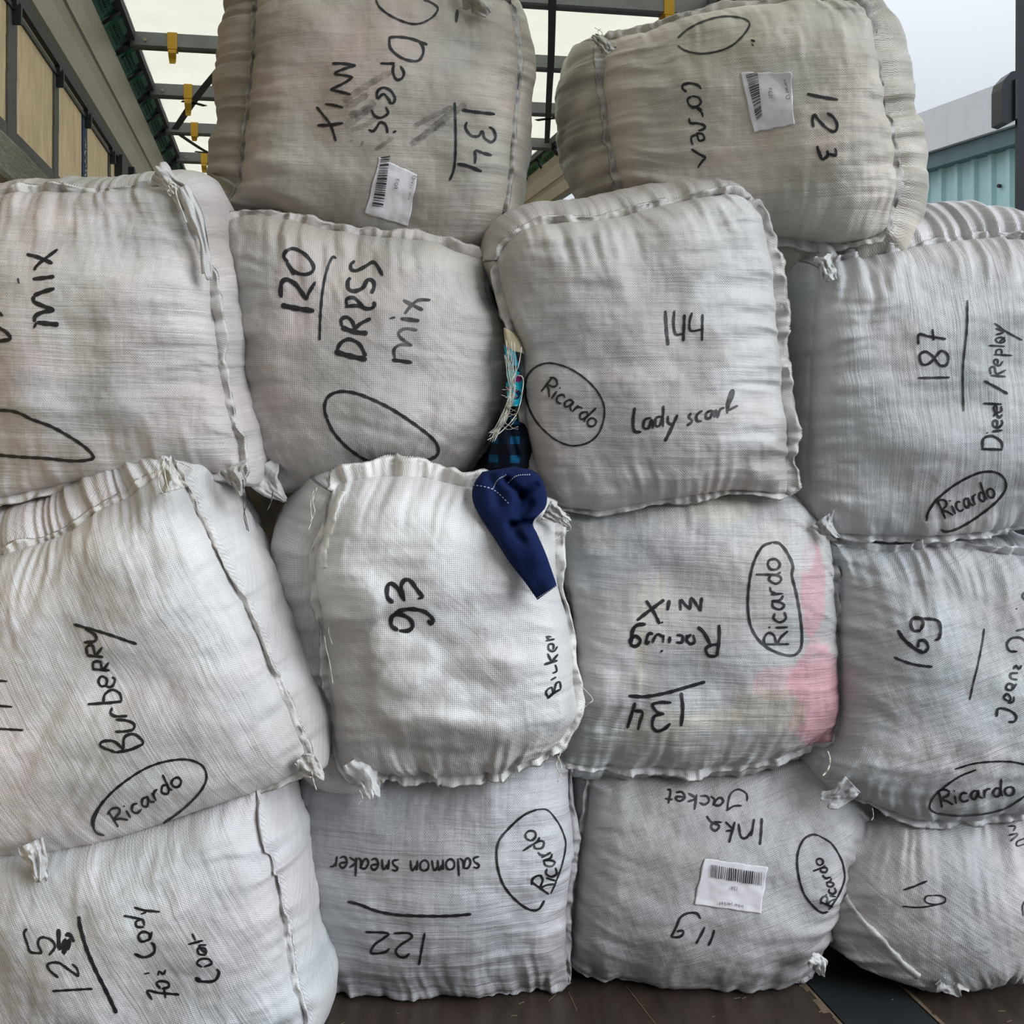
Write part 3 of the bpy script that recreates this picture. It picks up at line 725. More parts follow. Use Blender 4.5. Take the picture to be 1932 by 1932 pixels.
# dark webbing straps crossing under the roof
def pr_(px, py, h=1.43):
    D = h * F / (HY - py); return P(px, py, D)
def webbing(pts, w, label, name='roof_strap'):
    q = smooth([pr_(*p) for p in pts], 24); V = []
    T = np.gradient(q, axis=0)
    for i in range(24):
        t = T[i] / np.linalg.norm(T[i]); n_ = np.cross(t, [0, 0, 1]); n_ /= np.linalg.norm(n_)
        z = np.array([0, 0, 0.0015])
        V += [q[i] - n_ * w / 2 - z, q[i] + n_ * w / 2 - z, q[i] + n_ * w / 2 + z, q[i] - n_ * w / 2 + z]
    mb = MB(); mb.add(V, [tuple(f) for f in grid_faces(24, 4, 0, True)] + [(0, 1, 2, 3)[::-1], (92, 93, 94, 95)])
    return tag(mb.build(name, M_strapd, loc=q[0]), label, 'strap', 'dark straps hanging under the roof')
webbing([(330, 244), (375, 178), (430, 110), (470, 40)], 0.036, 'dark strap slanting from the third roof bow up behind the top left sack')
webbing([(336, 252), (378, 280), (415, 300), (470, 330)], 0.026, 'dark strap running down right from the third visible roof bow')
webbing([(343, 191), (365, 194), (387, 200)], 0.03, 'short dark strap end on the left of the roof')
webbing([(368, 286), (392, 288), (412, 286)], 0.03, 'short dark strap end near the top left sack')
webbing([(1043, -60), (1040, 100), (1036, 180), (1032, 270)], 0.030, 'long dark strap running lengthwise between the two top sacks')
webbing([(1012, 227), (1035, 224), (1056, 223)], 0.035, 'small dark blue strap crossing the long dark strap')

# rear pillar at the right with a latch housing
t = empty('door_pillar', W(1.80, 2.49, -CAMZ), 'tall black steel pillar with latch housing at the right edge', 'pillar')
mb = MB(); D = 2.62; x0 = (1914.5 - CX) / F * D; x1 = x0 + 0.09
mb.box((x0, D, -0.02), (0.009, 0, 2.76), (0, 0.012, 0), (x1 - x0, 0, 0)); mb.box((x0 + 0.03, D + 0.012, -0.02), (0.009, 0, 2.76), (0, 0.06, 0), (0.05, 0, 0))
mb.build('post', M_steel, t)
mb = MB(); za = CAMZ - (236 - HY) / F * D; zb = CAMZ - (135 - HY) / F * D; xa = (1886 - CX) / F * D
pf = [(x0 + 0.004, zb), (x0 - 0.012, zb - 0.003), (xa + 0.004, zb - 0.022), (xa, zb - 0.04), (xa, za + 0.004), (xa + 0.014, za), (x0 + 0.004, za + 0.012)]
mb.prism(None, [(x, D - 0.012, z) for x, z in pf], [(x, D + 0.045, z) for x, z in pf]); mb.build('latch_housing', M_steel, t)
mb = MB(); mb.box((x0 - 0.006, D - 0.018, za + 0.01), (0.006, 0, 0), (0, 0.01, 0), (0, 0, zb - za - 0.03)); mb.build('latch_plate', M_black, t)

# outside: yard and the turquoise warehouse
mb = MB(); mb.box((-60, -40, -1.26), (120, 0, 0), (0, 120, 0), (0, 0, 0.06))
tag(mb.build('ground', M_yard), kind='structure')
BA = math.atan((CX - 330) / F); BS, BC = math.sin(BA), math.cos(BA)
def Q(l, s, h): return np.array([l * BC - s * BS, l * BS + s * BC, CAMZ + h])
t = empty('warehouse', Q(7.3, 14, -2.42), 'turquoise corrugated metal warehouse with pale roof fascia at the right', 'building')
V = []; s = -2.0; cs = []
while s < 34:
    for ds, dl in ((0, 0), (0.13, 0), (0.155, -0.035), (0.205, -0.035), (0.23, 0)): cs.append((s + ds, 7.3 + dl))
    s += 0.25
for s_, l_ in cs: V += [Q(l_, s_, -2.42), Q(l_, s_, 2.2)]
n_ = len(cs); V2 = [v + np.array([0.06, 0, 0]) for v in V]
mb = MB(); mb.add(V + V2, [(2 * i, 2 * i + 1, 2 * i + 3, 2 * i + 2) for i in range(n_ - 1)] + [(2 * n_ + 2 * i, 2 * n_ + 2 * i + 2, 2 * n_ + 2 * i + 3, 2 * n_ + 2 * i + 1) for i in range(n_ - 1)])
mb.build('wall_cladding', M_wall, t)
def Qbox(name, l0, l1, h0, h1, mat):
    mb = MB(); o = Q(l0, -2, h0); mb.box(o, Q(l1, -2, h0) - o, Q(l0, 34, h0) - o, np.array([0, 0, h1 - h0])); return mb.build(name, mat, t)
Qbox('gutter', 7.16, 7.34, 2.18, 2.32, M_gut)
Qbox('roof_fascia', 7.10, 7.30, 2.33, 2.74, M_fascia)
Qbox('roof_sheet', 7.28, 12.0, 2.70, 2.74, M_fascia)
mb = MB()
for (x, y) in ((1803, 383), (1889, 351)):
    r = (x - CX) / F; l_ = 7.3; s_ = l_ * (BC - r * BS) / (BS + r * BC); h_ = -(y - HY) / F * (l_ * BS + s_ * BC)
    mb.tube([Q(7.29, s_, h_), Q(7.265, s_, h_)], 0.018, 8)
mb.build('bolt', M_black, t)
# ------------------------------------------------------------------ cloth materials of the sacks
FA = fabric('woven_cloth_fine', 0.0, streak=0.8, weave=0.9)
FB = fabric('woven_cloth_coarse', 0.75, streak=0.35, weave=1.1, period=0.0050)
FC_ = fabric('woven_cloth_streaky', 0.03, streak=1.35, weave=0.8)
FD = fabric('woven_cloth_upright', 1.5, streak=1.1, weave=0.9)
FG = fabric('woven_cloth_slanted', 1.08, streak=0.95, weave=1.0, rough=0.33)
FO = fabric('woven_cloth_bowed', -0.33, streak=1.2, weave=1.0)
FN = fabric('woven_cloth_loose', 0.6, streak=0.7, weave=1.0, wrinkle=1.4, rough=0.36)
WH = (0.82, 0.82, 0.82); DK = (0.43, 0.41, 0.395); PINK = (0.70, 0.36, 0.40); PALEP = (0.62, 0.53, 0.53); CREAM = (0.66, 0.60, 0.47); GREYB = (0.47, 0.50, 0.52); DGREY = (0.42, 0.40, 0.38)

# back row first
bale('B', [(485, -70), (600, -78), (760, -60), (880, -14), (962, 2)], [(962, 2), (977, 102), (974, 171), (967, 239), (960, 325), (950, 393), (938, 455)],
     [(424, 385), (520, 405), (620, 432), (760, 465), (850, 478), (938, 462)], [(485, -70), (485, 0), (480, 102), (473, 171), (468, 222), (460, 290), (453, 342), (424, 382)],
     2.52, 'grimy sack numbered 134 with smeared lettering and torn label, topmost left of the pile', bulge=0.11, swell=(0.04, 0.045, 0.01, 0.10), flange=(14, 9, 0, 9),
     gather=(0.8, 0.7, 0.3, 1.3), base=(0.504, 0.461, 0.406), dirt=0.28, tints=[(620, 150, 120, 60, (0.52, 0.42, 0.39), 0.6), (700, 60, 110, 60, (0.52, 0.42, 0.39), 0.5)], mat=FA, seed=3, sidedirt=0.3, skew=-0.05, creaseang=-0.1,
     flcol=(0.52, 0.49, 0.45),)
bale('C', [(1134, 76), (1221, 61), (1256, 46), (1343, 23), (1415, 14), (1502, 4), (1613, 0)], [(1613, 0), (1640, 30), (1650, 81), (1658, 139), (1665, 188), (1677, 247), (1685, 305), (1686, 363), (1672, 437)],
     [(1185, 400), (1300, 425), (1420, 445), (1488, 450), (1531, 456), (1575, 461), (1633, 452), (1672, 437)], [(1134, 76), (1140, 116), (1138, 162), (1145, 203), (1148, 247), (1160, 305), (1171, 342), (1185, 400)],
     2.45, 'dusty sack numbered 123 with barcode label, topmost right of the pile', bulge=0.11, swell=(0.02, 0.115, 0.085, 0.065), flange=(14, 13, 17, 16),
     gather=(0.7, 1.0, 0.8, 1.6), base=(0.682, 0.631, 0.550), dirt=0.20, tints=[(1300, 85, 150, 60, (0.42, 0.38, 0.29), 0.45), (1200, 280, 60, 90, (0.45, 0.42, 0.36), 0.3)], mat=FA, seed=11, sidedirt=0.5, skew=-0.16, tilt=(-0.20, 0),
     flcol=(0.56, 0.53, 0.49))
bale('A', [(-75, 380), (0, 369), (68, 361), (171, 363), (239, 357), (307, 350), (335, 352)], [(335, 352), (350, 400), (362, 440), (380, 490), (393, 522), (400, 583), (410, 642), (415, 703), (430, 771), (447, 829), (458, 905)],
     [(-75, 955), (0, 940), (68, 925), (137, 911), (219, 898), (297, 888), (410, 894), (458, 905)], [(-75, 380), (-90, 600), (-75, 955)],
     2.27, 'sack lettered mix at the left edge, second row from the top', bulge=0.10, swell=(0.045, 0.035, 0.01, 0.01), flange=(11, 17, 12, 0),
     gather=(0.9, 1.0, 0.6, 0), base=(0.624, 0.590, 0.562), dirt=0.08, tints=[(270, 620, 60, 110, (0.60, 0.53, 0.53), 0.5), (20, 700, 90, 60, (0.58, 0.49, 0.50), 0.5), (140, 760, 120, 60, GREYB, 0.5)], mat=FC_, seed=17, skew=0.05, flcol=(0.62, 0.60, 0.57))
bale('F', [(1556, 505), (1592, 491), (1640, 482), (1691, 476), (1742, 463), (1810, 453), (1879, 448), (1932, 452), (2010, 460)], [(2010, 460), (2025, 700), (2010, 985)],
     [(1560, 1006), (1640, 1010), (1742, 1011), (1844, 1004), (1932, 992), (2010, 985)], [(1545, 503), (1530, 585), (1527, 688), (1522, 790), (1522, 893), (1530, 961), (1560, 1006)],
     2.38, 'bright white sack numbered 187 at the right edge', bulge=0.10, swell=(0.085, 0.0, 0.01, 0.012), flange=(12, 0, 11, 0),
     gather=(1.6, 0, 1.0, 0.7), base=(0.598, 0.599, 0.597), dirt=0.0, tints=[(1700, 800, 120, 170, (0.48, 0.48, 0.48), 0.4), (1800, 560, 180, 80, (0.72, 0.72, 0.72), 0.7), (1900, 760, 60, 200, (0.66, 0.66, 0.67), 0.5)], mat=FD, seed=23, skew=-0.22, depth=0.42)
bale('D', [(424, 420), (468, 404), (537, 413), (605, 429), (707, 446), (810, 454), (861, 474), (914, 490)], [(914, 490), (922, 565), (945, 606), (960, 667), (955, 719), (943, 780), (919, 838), (885, 882)],
     [(500, 925), (571, 925), (639, 925), (742, 905), (844, 893), (885, 882)], [(424, 420), (431, 514), (438, 599), (444, 702), (458, 770), (472, 855), (500, 925)],
     2.42, 'sack numbered 120 with a torn right side and clothes spilling out', bulge=0.13, swell=(0.02, 0.015, 0.01, 0.01), flange=(15, 0, 0, 0),
     gather=(1.2, 0.6, 0.5, 1.0), base=(0.504, 0.470, 0.441), dirt=0.10, tints=[(560, 560, 50, 90, (0.59, 0.50, 0.49), 0.5), (520, 420, 120, 30, (0.42, 0.38, 0.32), 0.4), (870, 480, 60, 40, (0.50, 0.46, 0.36), 0.4), (870, 640, 80, 170, (0.64, 0.62, 0.60), 0.7)], mat=FB, seed=29, skew=-0.05, pw=2.2, creaseang=-0.3)
bale('E', [(940, 492), (961, 458), (1013, 426), (1105, 419), (1173, 408), (1242, 389), (1310, 375), (1378, 367), (1412, 378)], [(1412, 378), (1436, 410), (1450, 477), (1460, 545), (1466, 613), (1472, 682), (1476, 750), (1484, 818), (1484, 932)],
     [(1034, 950), (1071, 958), (1139, 963), (1207, 950), (1276, 940), (1378, 926), (1484, 932)], [(934, 490), (940, 530), (948, 559), (963, 606), (982, 665), (987, 716), (991, 784), (1002, 852), (1034, 950)],
     2.35, 'plump sack numbered 144 in the middle of the pile', bulge=0.11, swell=(0.055, 0.01, 0.01, 0.006), flange=(14, 21, 12, 13),
     gather=(1.1, 1.5, 0.7, 0.5), base=(0.542, 0.510, 0.488), dirt=0.05, tints=[(1290, 680, 130, 60, PALEP, 0.35), (1030, 640, 80, 60, GREYB, 0.35), (1420, 560, 80, 260, (0.68, 0.68, 0.68), 0.75), (1180, 460, 200, 50, (0.60, 0.58, 0.55), 0.5)], mat=FA, seed=37, skew=-0.10, flcol=(0.64, 0.61, 0.57))  # tall pale patch paints the light on the right side
bale('I', [(1052, 955), (1160, 960), (1300, 935), (1458, 925), (1526, 962), (1566, 1010)], [(1566, 1010), (1572, 1105), (1578, 1207), (1582, 1293), (1577, 1361), (1568, 1396)],
     [(1050, 1435), (1117, 1443), (1219, 1447), (1322, 1447), (1424, 1436), (1492, 1419), (1544, 1402), (1568, 1396)], [(1052, 955), (1066, 1060), (1080, 1180), (1080, 1320), (1050, 1435)],
     2.40, 'see-through sack with pink cloth showing, numbered 134 upside down', bulge=0.10, swell=(0.02, 0.012, 0.055, 0.01), flange=(0, 18, 15, 0),
     gather=(0.5, 0.8, 1.4, 0.6), base=(0.638, 0.638, 0.627), dirt=0.0, tnoise=0.58,
     tints=[(1550, 1330, 55, 120, PINK, 0.85), (1532, 1110, 22, 90, PINK, 0.7), (1480, 1290, 50, 30, PINK, 0.5), (1370, 960, 60, 28, CREAM, 0.55), (1460, 1345, 70, 40, CREAM, 0.5), (1250, 1380, 70, 40, CREAM, 0.4), (1215, 1180, 14, 100, CREAM, 0.45), (1120, 1010, 50, 25, (0.62, 0.55, 0.50), 0.5), (1280, 1418, 250, 26, DGREY, 0.6), (1130, 1380, 60, 40, (0.5, 0.48, 0.45), 0.4), (1245, 1120, 12, 40, CREAM, 0.5), (1205, 1260, 10, 50, CREAM, 0.45), (1340, 1360, 60, 22, CREAM, 0.5), (1420, 1410, 110, 35, (0.44, 0.44, 0.44), 0.5), (1510, 1040, 26, 40, (0.72, 0.74, 0.75), 0.6)],
     mat=FC_, seed=41, skew=-0.10, tintamp=1.2)
bale('J', [(1577, 1028), (1676, 1040), (1749, 1030), (1816, 1032), (1879, 1042), (1932, 1046), (2015, 1052)], [(2015, 1052), (2025, 1300), (2010, 1510)],
     [(1560, 1500), (1613, 1501), (1647, 1514), (1700, 1537), (1750, 1545), (1812, 1546), (1932, 1529), (2010, 1510)], [(1577, 1028), (1588, 1100), (1582, 1180), (1583, 1261), (1583, 1348), (1572, 1400), (1545, 1445), (1560, 1500)],
     2.39, 'sack numbered 169 at the right edge below the bright one', bulge=0.11, swell=(0.035, 0, 0.01, 0.02), flange=(13, 0, 12, 0),
     gather=(1.5, 0, 1.0, 0.8), base=(0.610, 0.614, 0.616), dirt=0.0, tints=[(1650, 1250, 80, 170, (0.48, 0.48, 0.49), 0.5), (1720, 1490, 120, 40, (0.40, 0.41, 0.42), 0.4)], mat=FO, seed=47, skew=-0.22, depth=0.45, crease=1.2)
bale('N', [(1600, 1560), (1700, 1525), (1830, 1525), (2005, 1505)], [(2005, 1505), (2030, 1660), (2000, 1820)],
     [(1690, 1848), (1760, 1860), (1810, 1862), (1874, 1852), (1932, 1838), (2000, 1820)], [(1600, 1560), (1566, 1640), (1560, 1740), (1600, 1808), (1690, 1848)],
     2.44, 'slumped sack numbered 19 in the bottom right corner', bulge=0.12, swell=(0.01, 0, 0.0, 0.01), flange=(0, 0, 0, 0),
     gather=(1.2, 0, 1.4, 1.2), base=(0.600, 0.594, 0.587), dirt=0.03, tints=[(1700, 1600, 90, 60, (0.48, 0.46, 0.45), 0.4)], mat=FN, seed=53, skew=-0.22, crease=1.8, lump=0.014, depth=0.42, pw=2.0, creaseang=0.5)
bale('M', [(1100, 1450), (1250, 1458), (1420, 1452), (1560, 1420), (1640, 1500)], [(1640, 1500), (1632, 1560), (1612, 1590), (1608, 1625), (1590, 1690), (1570, 1742), (1553, 1776), (1543, 1828)],
     [(1074, 1815), (1120, 1836), (1205, 1848), (1290, 1861), (1410, 1871), (1478, 1860), (1543, 1828)], [(1128, 1450), (1124, 1480), (1118, 1530), (1102, 1605), (1092, 1673), (1082, 1742), (1074, 1815)],
     2.45, 'sack numbered 119 upside down with a square barcode label, bottom row', bulge=0.12, swell=(0.01, 0.01, 0.0, 0.05), flange=(0, 13, 11, 9),
     gather=(0.4, 2.2, 1.0, 0.8), base=(0.456, 0.447, 0.447), dirt=0.02, tints=[(1180, 1560, 60, 70, (0.60, 0.58, 0.54), 0.4), (1450, 1640, 120, 170, (0.64, 0.64, 0.65), 0.75), (1250, 1800, 120, 40, (0.50, 0.48, 0.48), 0.4)], mat=FO, seed=59, skew=-0.10, creaseang=-0.25, crease=1.2, lam=0.03)  # large pale patch on the right is light painted into the cloth colour
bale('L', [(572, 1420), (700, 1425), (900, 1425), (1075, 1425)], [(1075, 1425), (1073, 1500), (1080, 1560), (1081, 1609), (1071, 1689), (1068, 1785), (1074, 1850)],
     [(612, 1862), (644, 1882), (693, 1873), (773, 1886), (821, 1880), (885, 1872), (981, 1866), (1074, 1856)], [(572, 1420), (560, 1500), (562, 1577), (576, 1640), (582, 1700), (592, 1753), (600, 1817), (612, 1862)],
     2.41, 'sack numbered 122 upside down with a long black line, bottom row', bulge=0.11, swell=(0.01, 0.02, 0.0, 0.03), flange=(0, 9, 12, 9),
     gather=(0.4, 0.9, 1.2, 0.7), base=(0.392, 0.387, 0.395), dirt=0.0, tints=[(1010, 1580, 110, 170, (0.66, 0.66, 0.69), 0.75), (700, 1720, 160, 60, (0.55, 0.55, 0.57), 0.5), (750, 1810, 160, 50, (0.50, 0.49, 0.50), 0.35)], lumps=[(830, 1700, 150, 60, 0.008), (700, 1850, 120, 40, -0.012), (960, 1820, 120, 40, -0.010)],  # pale right-hand patch stands for brighter light, put into the colour
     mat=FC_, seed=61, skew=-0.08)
bale('H', [(628, 925), (651, 908), (719, 898), (787, 898), (856, 912), (920, 925), (990, 940), (1050, 975)], [(1050, 975), (1048, 1031), (1052, 1099), (1066, 1150), (1078, 1219), (1082, 1287), (1088, 1338), (1075, 1372), (1040, 1418)],
     [(695, 1482), (740, 1462), (839, 1459), (941, 1455), (975, 1440), (1040, 1418)], [(628, 925), (612, 1007), (597, 1048), (602, 1116), (616, 1202), (620, 1270), (630, 1338), (632, 1407), (650, 1450), (695, 1482)],
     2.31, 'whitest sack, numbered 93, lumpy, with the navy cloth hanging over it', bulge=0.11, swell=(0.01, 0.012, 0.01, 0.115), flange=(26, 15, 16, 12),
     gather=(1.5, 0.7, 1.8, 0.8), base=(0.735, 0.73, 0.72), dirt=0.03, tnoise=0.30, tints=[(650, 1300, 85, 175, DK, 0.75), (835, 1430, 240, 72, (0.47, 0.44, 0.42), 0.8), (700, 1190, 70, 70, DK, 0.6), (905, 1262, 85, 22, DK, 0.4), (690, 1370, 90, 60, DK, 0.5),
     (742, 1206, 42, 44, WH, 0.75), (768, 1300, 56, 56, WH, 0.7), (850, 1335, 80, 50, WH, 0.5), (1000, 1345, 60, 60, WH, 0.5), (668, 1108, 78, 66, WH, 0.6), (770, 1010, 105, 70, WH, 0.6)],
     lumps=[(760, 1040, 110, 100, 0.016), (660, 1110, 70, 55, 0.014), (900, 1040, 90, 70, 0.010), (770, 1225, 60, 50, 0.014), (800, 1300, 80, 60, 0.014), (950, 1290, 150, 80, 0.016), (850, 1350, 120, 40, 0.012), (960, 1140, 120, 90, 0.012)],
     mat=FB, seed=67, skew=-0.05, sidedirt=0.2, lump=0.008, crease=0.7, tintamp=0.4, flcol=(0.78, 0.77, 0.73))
bale('G', [(-75, 1062), (0, 1047), (68, 1026), (137, 999), (188, 962), (239, 938), (285, 905), (318, 878)], [(318, 878), (345, 905), (369, 962), (401, 1021), (442, 1106), (483, 1188), (517, 1277), (550, 1352), (572, 1404), (586, 1450)],
     [(-75, 1640), (0, 1625), (96, 1606), (193, 1588), (289, 1559), (385, 1525), (481, 1494), (546, 1466), (586, 1450)], [(-75, 1062), (-85, 1350), (-75, 1640)],
     2.21, 'big tilted sack with long slanted streaks at the left, third row down', bulge=0.10, swell=(0.10, 0.045, 0.01, 0.0), flange=(13, 10, 13, 0),
     gather=(1.2, 0.7, 0.6, 0), base=(0.670, 0.650, 0.635), dirt=0.03, tints=[(120, 1100, 120, 80, (0.57, 0.52, 0.48), 0.4), (430, 1380, 110, 70, (0.50, 0.51, 0.52), 0.4), (380, 1110, 110, 130, (0.74, 0.75, 0.76), 0.6)], mat=FG, seed=71, skew=0.02, creaseang=1.0, crease=0.9, flcol=(0.64, 0.62, 0.58))  # palest patch is a painted glare at the upper right
bale('K', [(-75, 1600), (100, 1600), (250, 1570), (400, 1520), (485, 1490)], [(485, 1490), (489, 1565), (513, 1629), (529, 1693), (539, 1773), (552, 1853), (571, 1902), (574, 1975)],
     [(-75, 1985), (100, 1988), (300, 1985), (450, 1982), (574, 1975)], [(-75, 1600), (-85, 1800), (-75, 1985)],
     2.20, 'sack numbered 125 with a thick black line, bottom left corner', bulge=0.09, swell=(0.01, 0.045, 0.0, 0.0), flange=(0, 9, 0, 0),
     gather=(0.5, 0.8, 0.6, 0), base=(0.644, 0.637, 0.636), dirt=0.0, tints=[(100, 1800, 130, 90, (0.58, 0.56, 0.55), 0.4), (430, 1600, 100, 60, (0.66, 0.67, 0.69), 0.4)], mat=FG, seed=79, skew=0.02, creaseang=0.5, crease=1.2)

# sacks of the row behind, glimpsed through the gaps
BG = 'sacks of the row behind'
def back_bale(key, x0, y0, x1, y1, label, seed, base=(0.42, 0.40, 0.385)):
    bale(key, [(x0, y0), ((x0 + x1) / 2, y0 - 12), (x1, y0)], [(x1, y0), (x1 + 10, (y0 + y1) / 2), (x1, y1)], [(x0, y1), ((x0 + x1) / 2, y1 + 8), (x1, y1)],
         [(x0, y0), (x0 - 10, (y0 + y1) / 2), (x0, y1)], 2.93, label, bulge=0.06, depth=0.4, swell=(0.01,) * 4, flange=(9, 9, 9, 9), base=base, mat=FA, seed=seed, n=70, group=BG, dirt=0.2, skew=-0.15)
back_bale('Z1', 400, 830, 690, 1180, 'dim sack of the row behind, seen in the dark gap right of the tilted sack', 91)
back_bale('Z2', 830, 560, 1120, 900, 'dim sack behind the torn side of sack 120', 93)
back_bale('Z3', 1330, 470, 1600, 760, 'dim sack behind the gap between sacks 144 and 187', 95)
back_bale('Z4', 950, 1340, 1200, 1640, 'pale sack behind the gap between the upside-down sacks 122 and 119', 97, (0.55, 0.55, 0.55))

# loose corners, knots, threads
tuft('A', [(356, 392), (342, 362), (318, 342), (300, 322)], 2.24, 34, 36, 3, folds=2, col=(0.58, 0.56, 0.54))
tuft('A', [(344, 352), (366, 400), (384, 455), (392, 520)], 2.22, 26, 20, 13, folds=2, name='folded_corner', col=(0.62, 0.61, 0.6), amp=0.006)
threads('A', [[(318, 340), (325, 352), (316, 362), (322, 370)], [(322, 338), (318, 350), (328, 366)], [(316, 345), (330, 348), (334, 372), (352, 420)]], 2.2, 0.0011)
tuft('A', [(436, 880), (448, 905), (452, 926)], 2.23, 56, 26, 5, col=(0.5, 0.48, 0.45))
threads('A', [[(457, 905), (462, 930), (459, 950), (463, 975), (469, 1002)], [(459, 905), (459, 930), (464, 952), (460, 972), (466, 1000)]], 2.2, 0.0009, 'dark_thread', THREADD)
tuft('D', [(488, 880), (505, 912), (538, 944)], 2.36, 64, 12, 7, folds=3, col=(0.58, 0.57, 0.55))
threads('D', [[(515, 925), (512, 945), (505, 962)]], 2.34, 0.0012, 'dark_thread', THREADD)
tuft('G', [(330, 925), (322, 895), (317, 868)], 2.13, 60, 20, 9, folds=2, col=(0.68, 0.66, 0.62))
threads('G', [[(308, 872), (299, 900), (303, 925), (316, 936)], [(309, 874), (313, 905), (320, 930)], [(330, 870), (352, 878), (362, 884)]], 2.1, 0.001)
tuft('G', [(565, 1430), (588, 1450), (600, 1462)], 2.185, 40, 36, 11, folds=2, col=(0.6, 0.58, 0.55))
threads('G', [[(588, 1455), (592, 1475), (597, 1490)]], 2.17, 0.0011)
tuft('G', [(56, 1590), (68, 1618), (76, 1662)], 2.13, 70, 26, 15, folds=3, col=(0.64, 0.63, 0.62), amp=0.016)
tuft('H', [(672, 1430), (694, 1465), (706, 1500)], 2.27, 66, 34, 17, folds=2, col=(0.8, 0.8, 0.79))
tuft('H', [(1030, 962), (1055, 975), (1074, 984)], 2.26, 34, 26, 19, folds=3, col=(0.68, 0.67, 0.64))
threads('H', [[(1060, 975), (1072, 985), (1077, 998), (1068, 1003)], [(1056, 980), (1062, 1000), (1050, 1020)], [(1092, 1290), (1118, 1318), (1110, 1328), (1096, 1340)], [(598, 920), (590, 945), (594, 965), (586, 985)], [(592, 925), (586, 950), (588, 980), (582, 1000)],
   [(678, 1490), (684, 1505), (676, 1518)]], 2.25, 0.0008)
threads('H', [[(622, 1140), (626, 1165), (620, 1190), (627, 1215)], [(612, 1200), (616, 1225), (622, 1250), (628, 1290)], [(1052, 1425), (1060, 1450), (1052, 1475)], [(1058, 1420), (1050, 1445), (1062, 1470)]], 2.25, 0.0009)
tape('H', [(645, 925), (632, 960), (612, 1030), (610, 1070)], 14, tone=(0.78, 0.77, 0.73), h=0.004)
tuft('F', [(1568, 530), (1560, 505), (1550, 482)], 2.33, 26, 30, 21, folds=3, col=(0.68, 0.68, 0.67))
tuft('F', [(1548, 980), (1562, 1000), (1576, 1014)], 2.34, 46, 14, 23, folds=2, col=(0.55, 0.55, 0.55))
tuft('J', [(1610, 1480), (1588, 1500), (1562, 1512)], 2.32, 40, 34, 25, folds=1, col=(0.50, 0.50, 0.51), amp=0.008)
threads('J', [[(1562, 1418), (1566, 1434), (1562, 1452), (1552, 1464)]], 2.29, 0.0016)
tuft('M', [(1528, 1808), (1545, 1818), (1552, 1834)], 2.34, 30, 22, 29, folds=2, col=(0.72, 0.72, 0.72))
tuft('C', [(1150, 100), (1136, 82), (1122, 72)], 2.40, 26, 18, 31, folds=2, col=(0.45, 0.43, 0.38))
threads('C', [[(1130, 76), (1136, 62), (1122, 52)], [(1132, 76), (1128, 60), (1134, 54)]], 2.42, 0.0007)
tuft('N', [(1785, 1838), (1800, 1855), (1812, 1868)], 2.37, 60, 34, 33, folds=2, col=(0.64, 0.64, 0.64))
tuft('B', [(925, 24), (905, 4), (880, -14)], 2.44, 30, 60, 35, folds=2, col=(0.46, 0.43, 0.39))
tape('N', [(1592, 1690), (1620, 1730), (1663, 1775), (1700, 1815), (1733, 1843)], 12, tone=(0.64, 0.63, 0.61), h=0.006)
threads('N', [[(1646, 1525), (1648, 1540), (1644, 1548)]], 2.33, 0.0008)

# clothes bulging out of the torn sack
def cloth_patch(name, Lp, Rp, Dt, Db, bulge, mat, label, cat, seed=1, foldamp=0.012, folds=(), thick=0.05, group=None):
    n, m = 90, 50
    L_, R_ = smooth(Lp, n), smooth(Rp, n); V = np.zeros((n, m, 3)); Bk = np.zeros((n, m, 3))
    for i in range(n):
        for j in range(m):
            a = j / (m - 1); p = L_[i] * (1 - a) + R_[i] * a; v = i / (n - 1)
            g = math.sqrt(max(0, 1 - abs(2 * a - 1) ** 3.2)) * min(1, (math.sqrt(v * 14) + 0.25), (math.sqrt((1 - v) * 30) + 0.3))
            d = Dt * (1 - v) + Db * v
            f = float(fbm(p[0] / 46 + seed, p[1] / 60, seed, 2))
            y = d - bulge * g - foldamp * 2 * f * g
            for (x0, y0, x1, y1, w, am) in folds:
                t_ = max(0, min(1, ((p[0] - x0) * (x1 - x0) + (p[1] - y0) * (y1 - y0)) / ((x1 - x0) ** 2 + (y1 - y0) ** 2)))
                dd = math.hypot(p[0] - x0 - t_ * (x1 - x0), p[1] - y0 - t_ * (y1 - y0)); y += am * math.exp(-(dd / w) ** 2) * g
            V[i, j] = P(p[0], p[1], y); Bk[i, j] = P(p[0], p[1], d + thick * g * 0.4)
    VV = np.vstack([V.reshape(-1, 3), Bk.reshape(-1, 3)])
    Fc = grid_faces(n, m)[:, ::-1].tolist() + grid_faces(n, m, n * m).tolist()
    lp = list(range(m)) + [i * m + m - 1 for i in range(1, n)] + [n * m - 1 - i for i in range(1, m)] + [i * m for i in range(n - 2, 0, -1)]
    Fc += [[lp[i], lp[(i + 1) % len(lp)], lp[(i + 1) % len(lp)] + n * m, lp[i] + n * m] for i in range(len(lp))]
    o = empty(name, VV[:, :].mean(0), label, cat, group)
    mesh('cloth_body' if name != 'navy_sleeve' else 'sleeve_cloth', VV, Fc, mat, o)
    BV[name] = (BVHTree.FromPolygons(VV.tolist(), Fc), o); return o
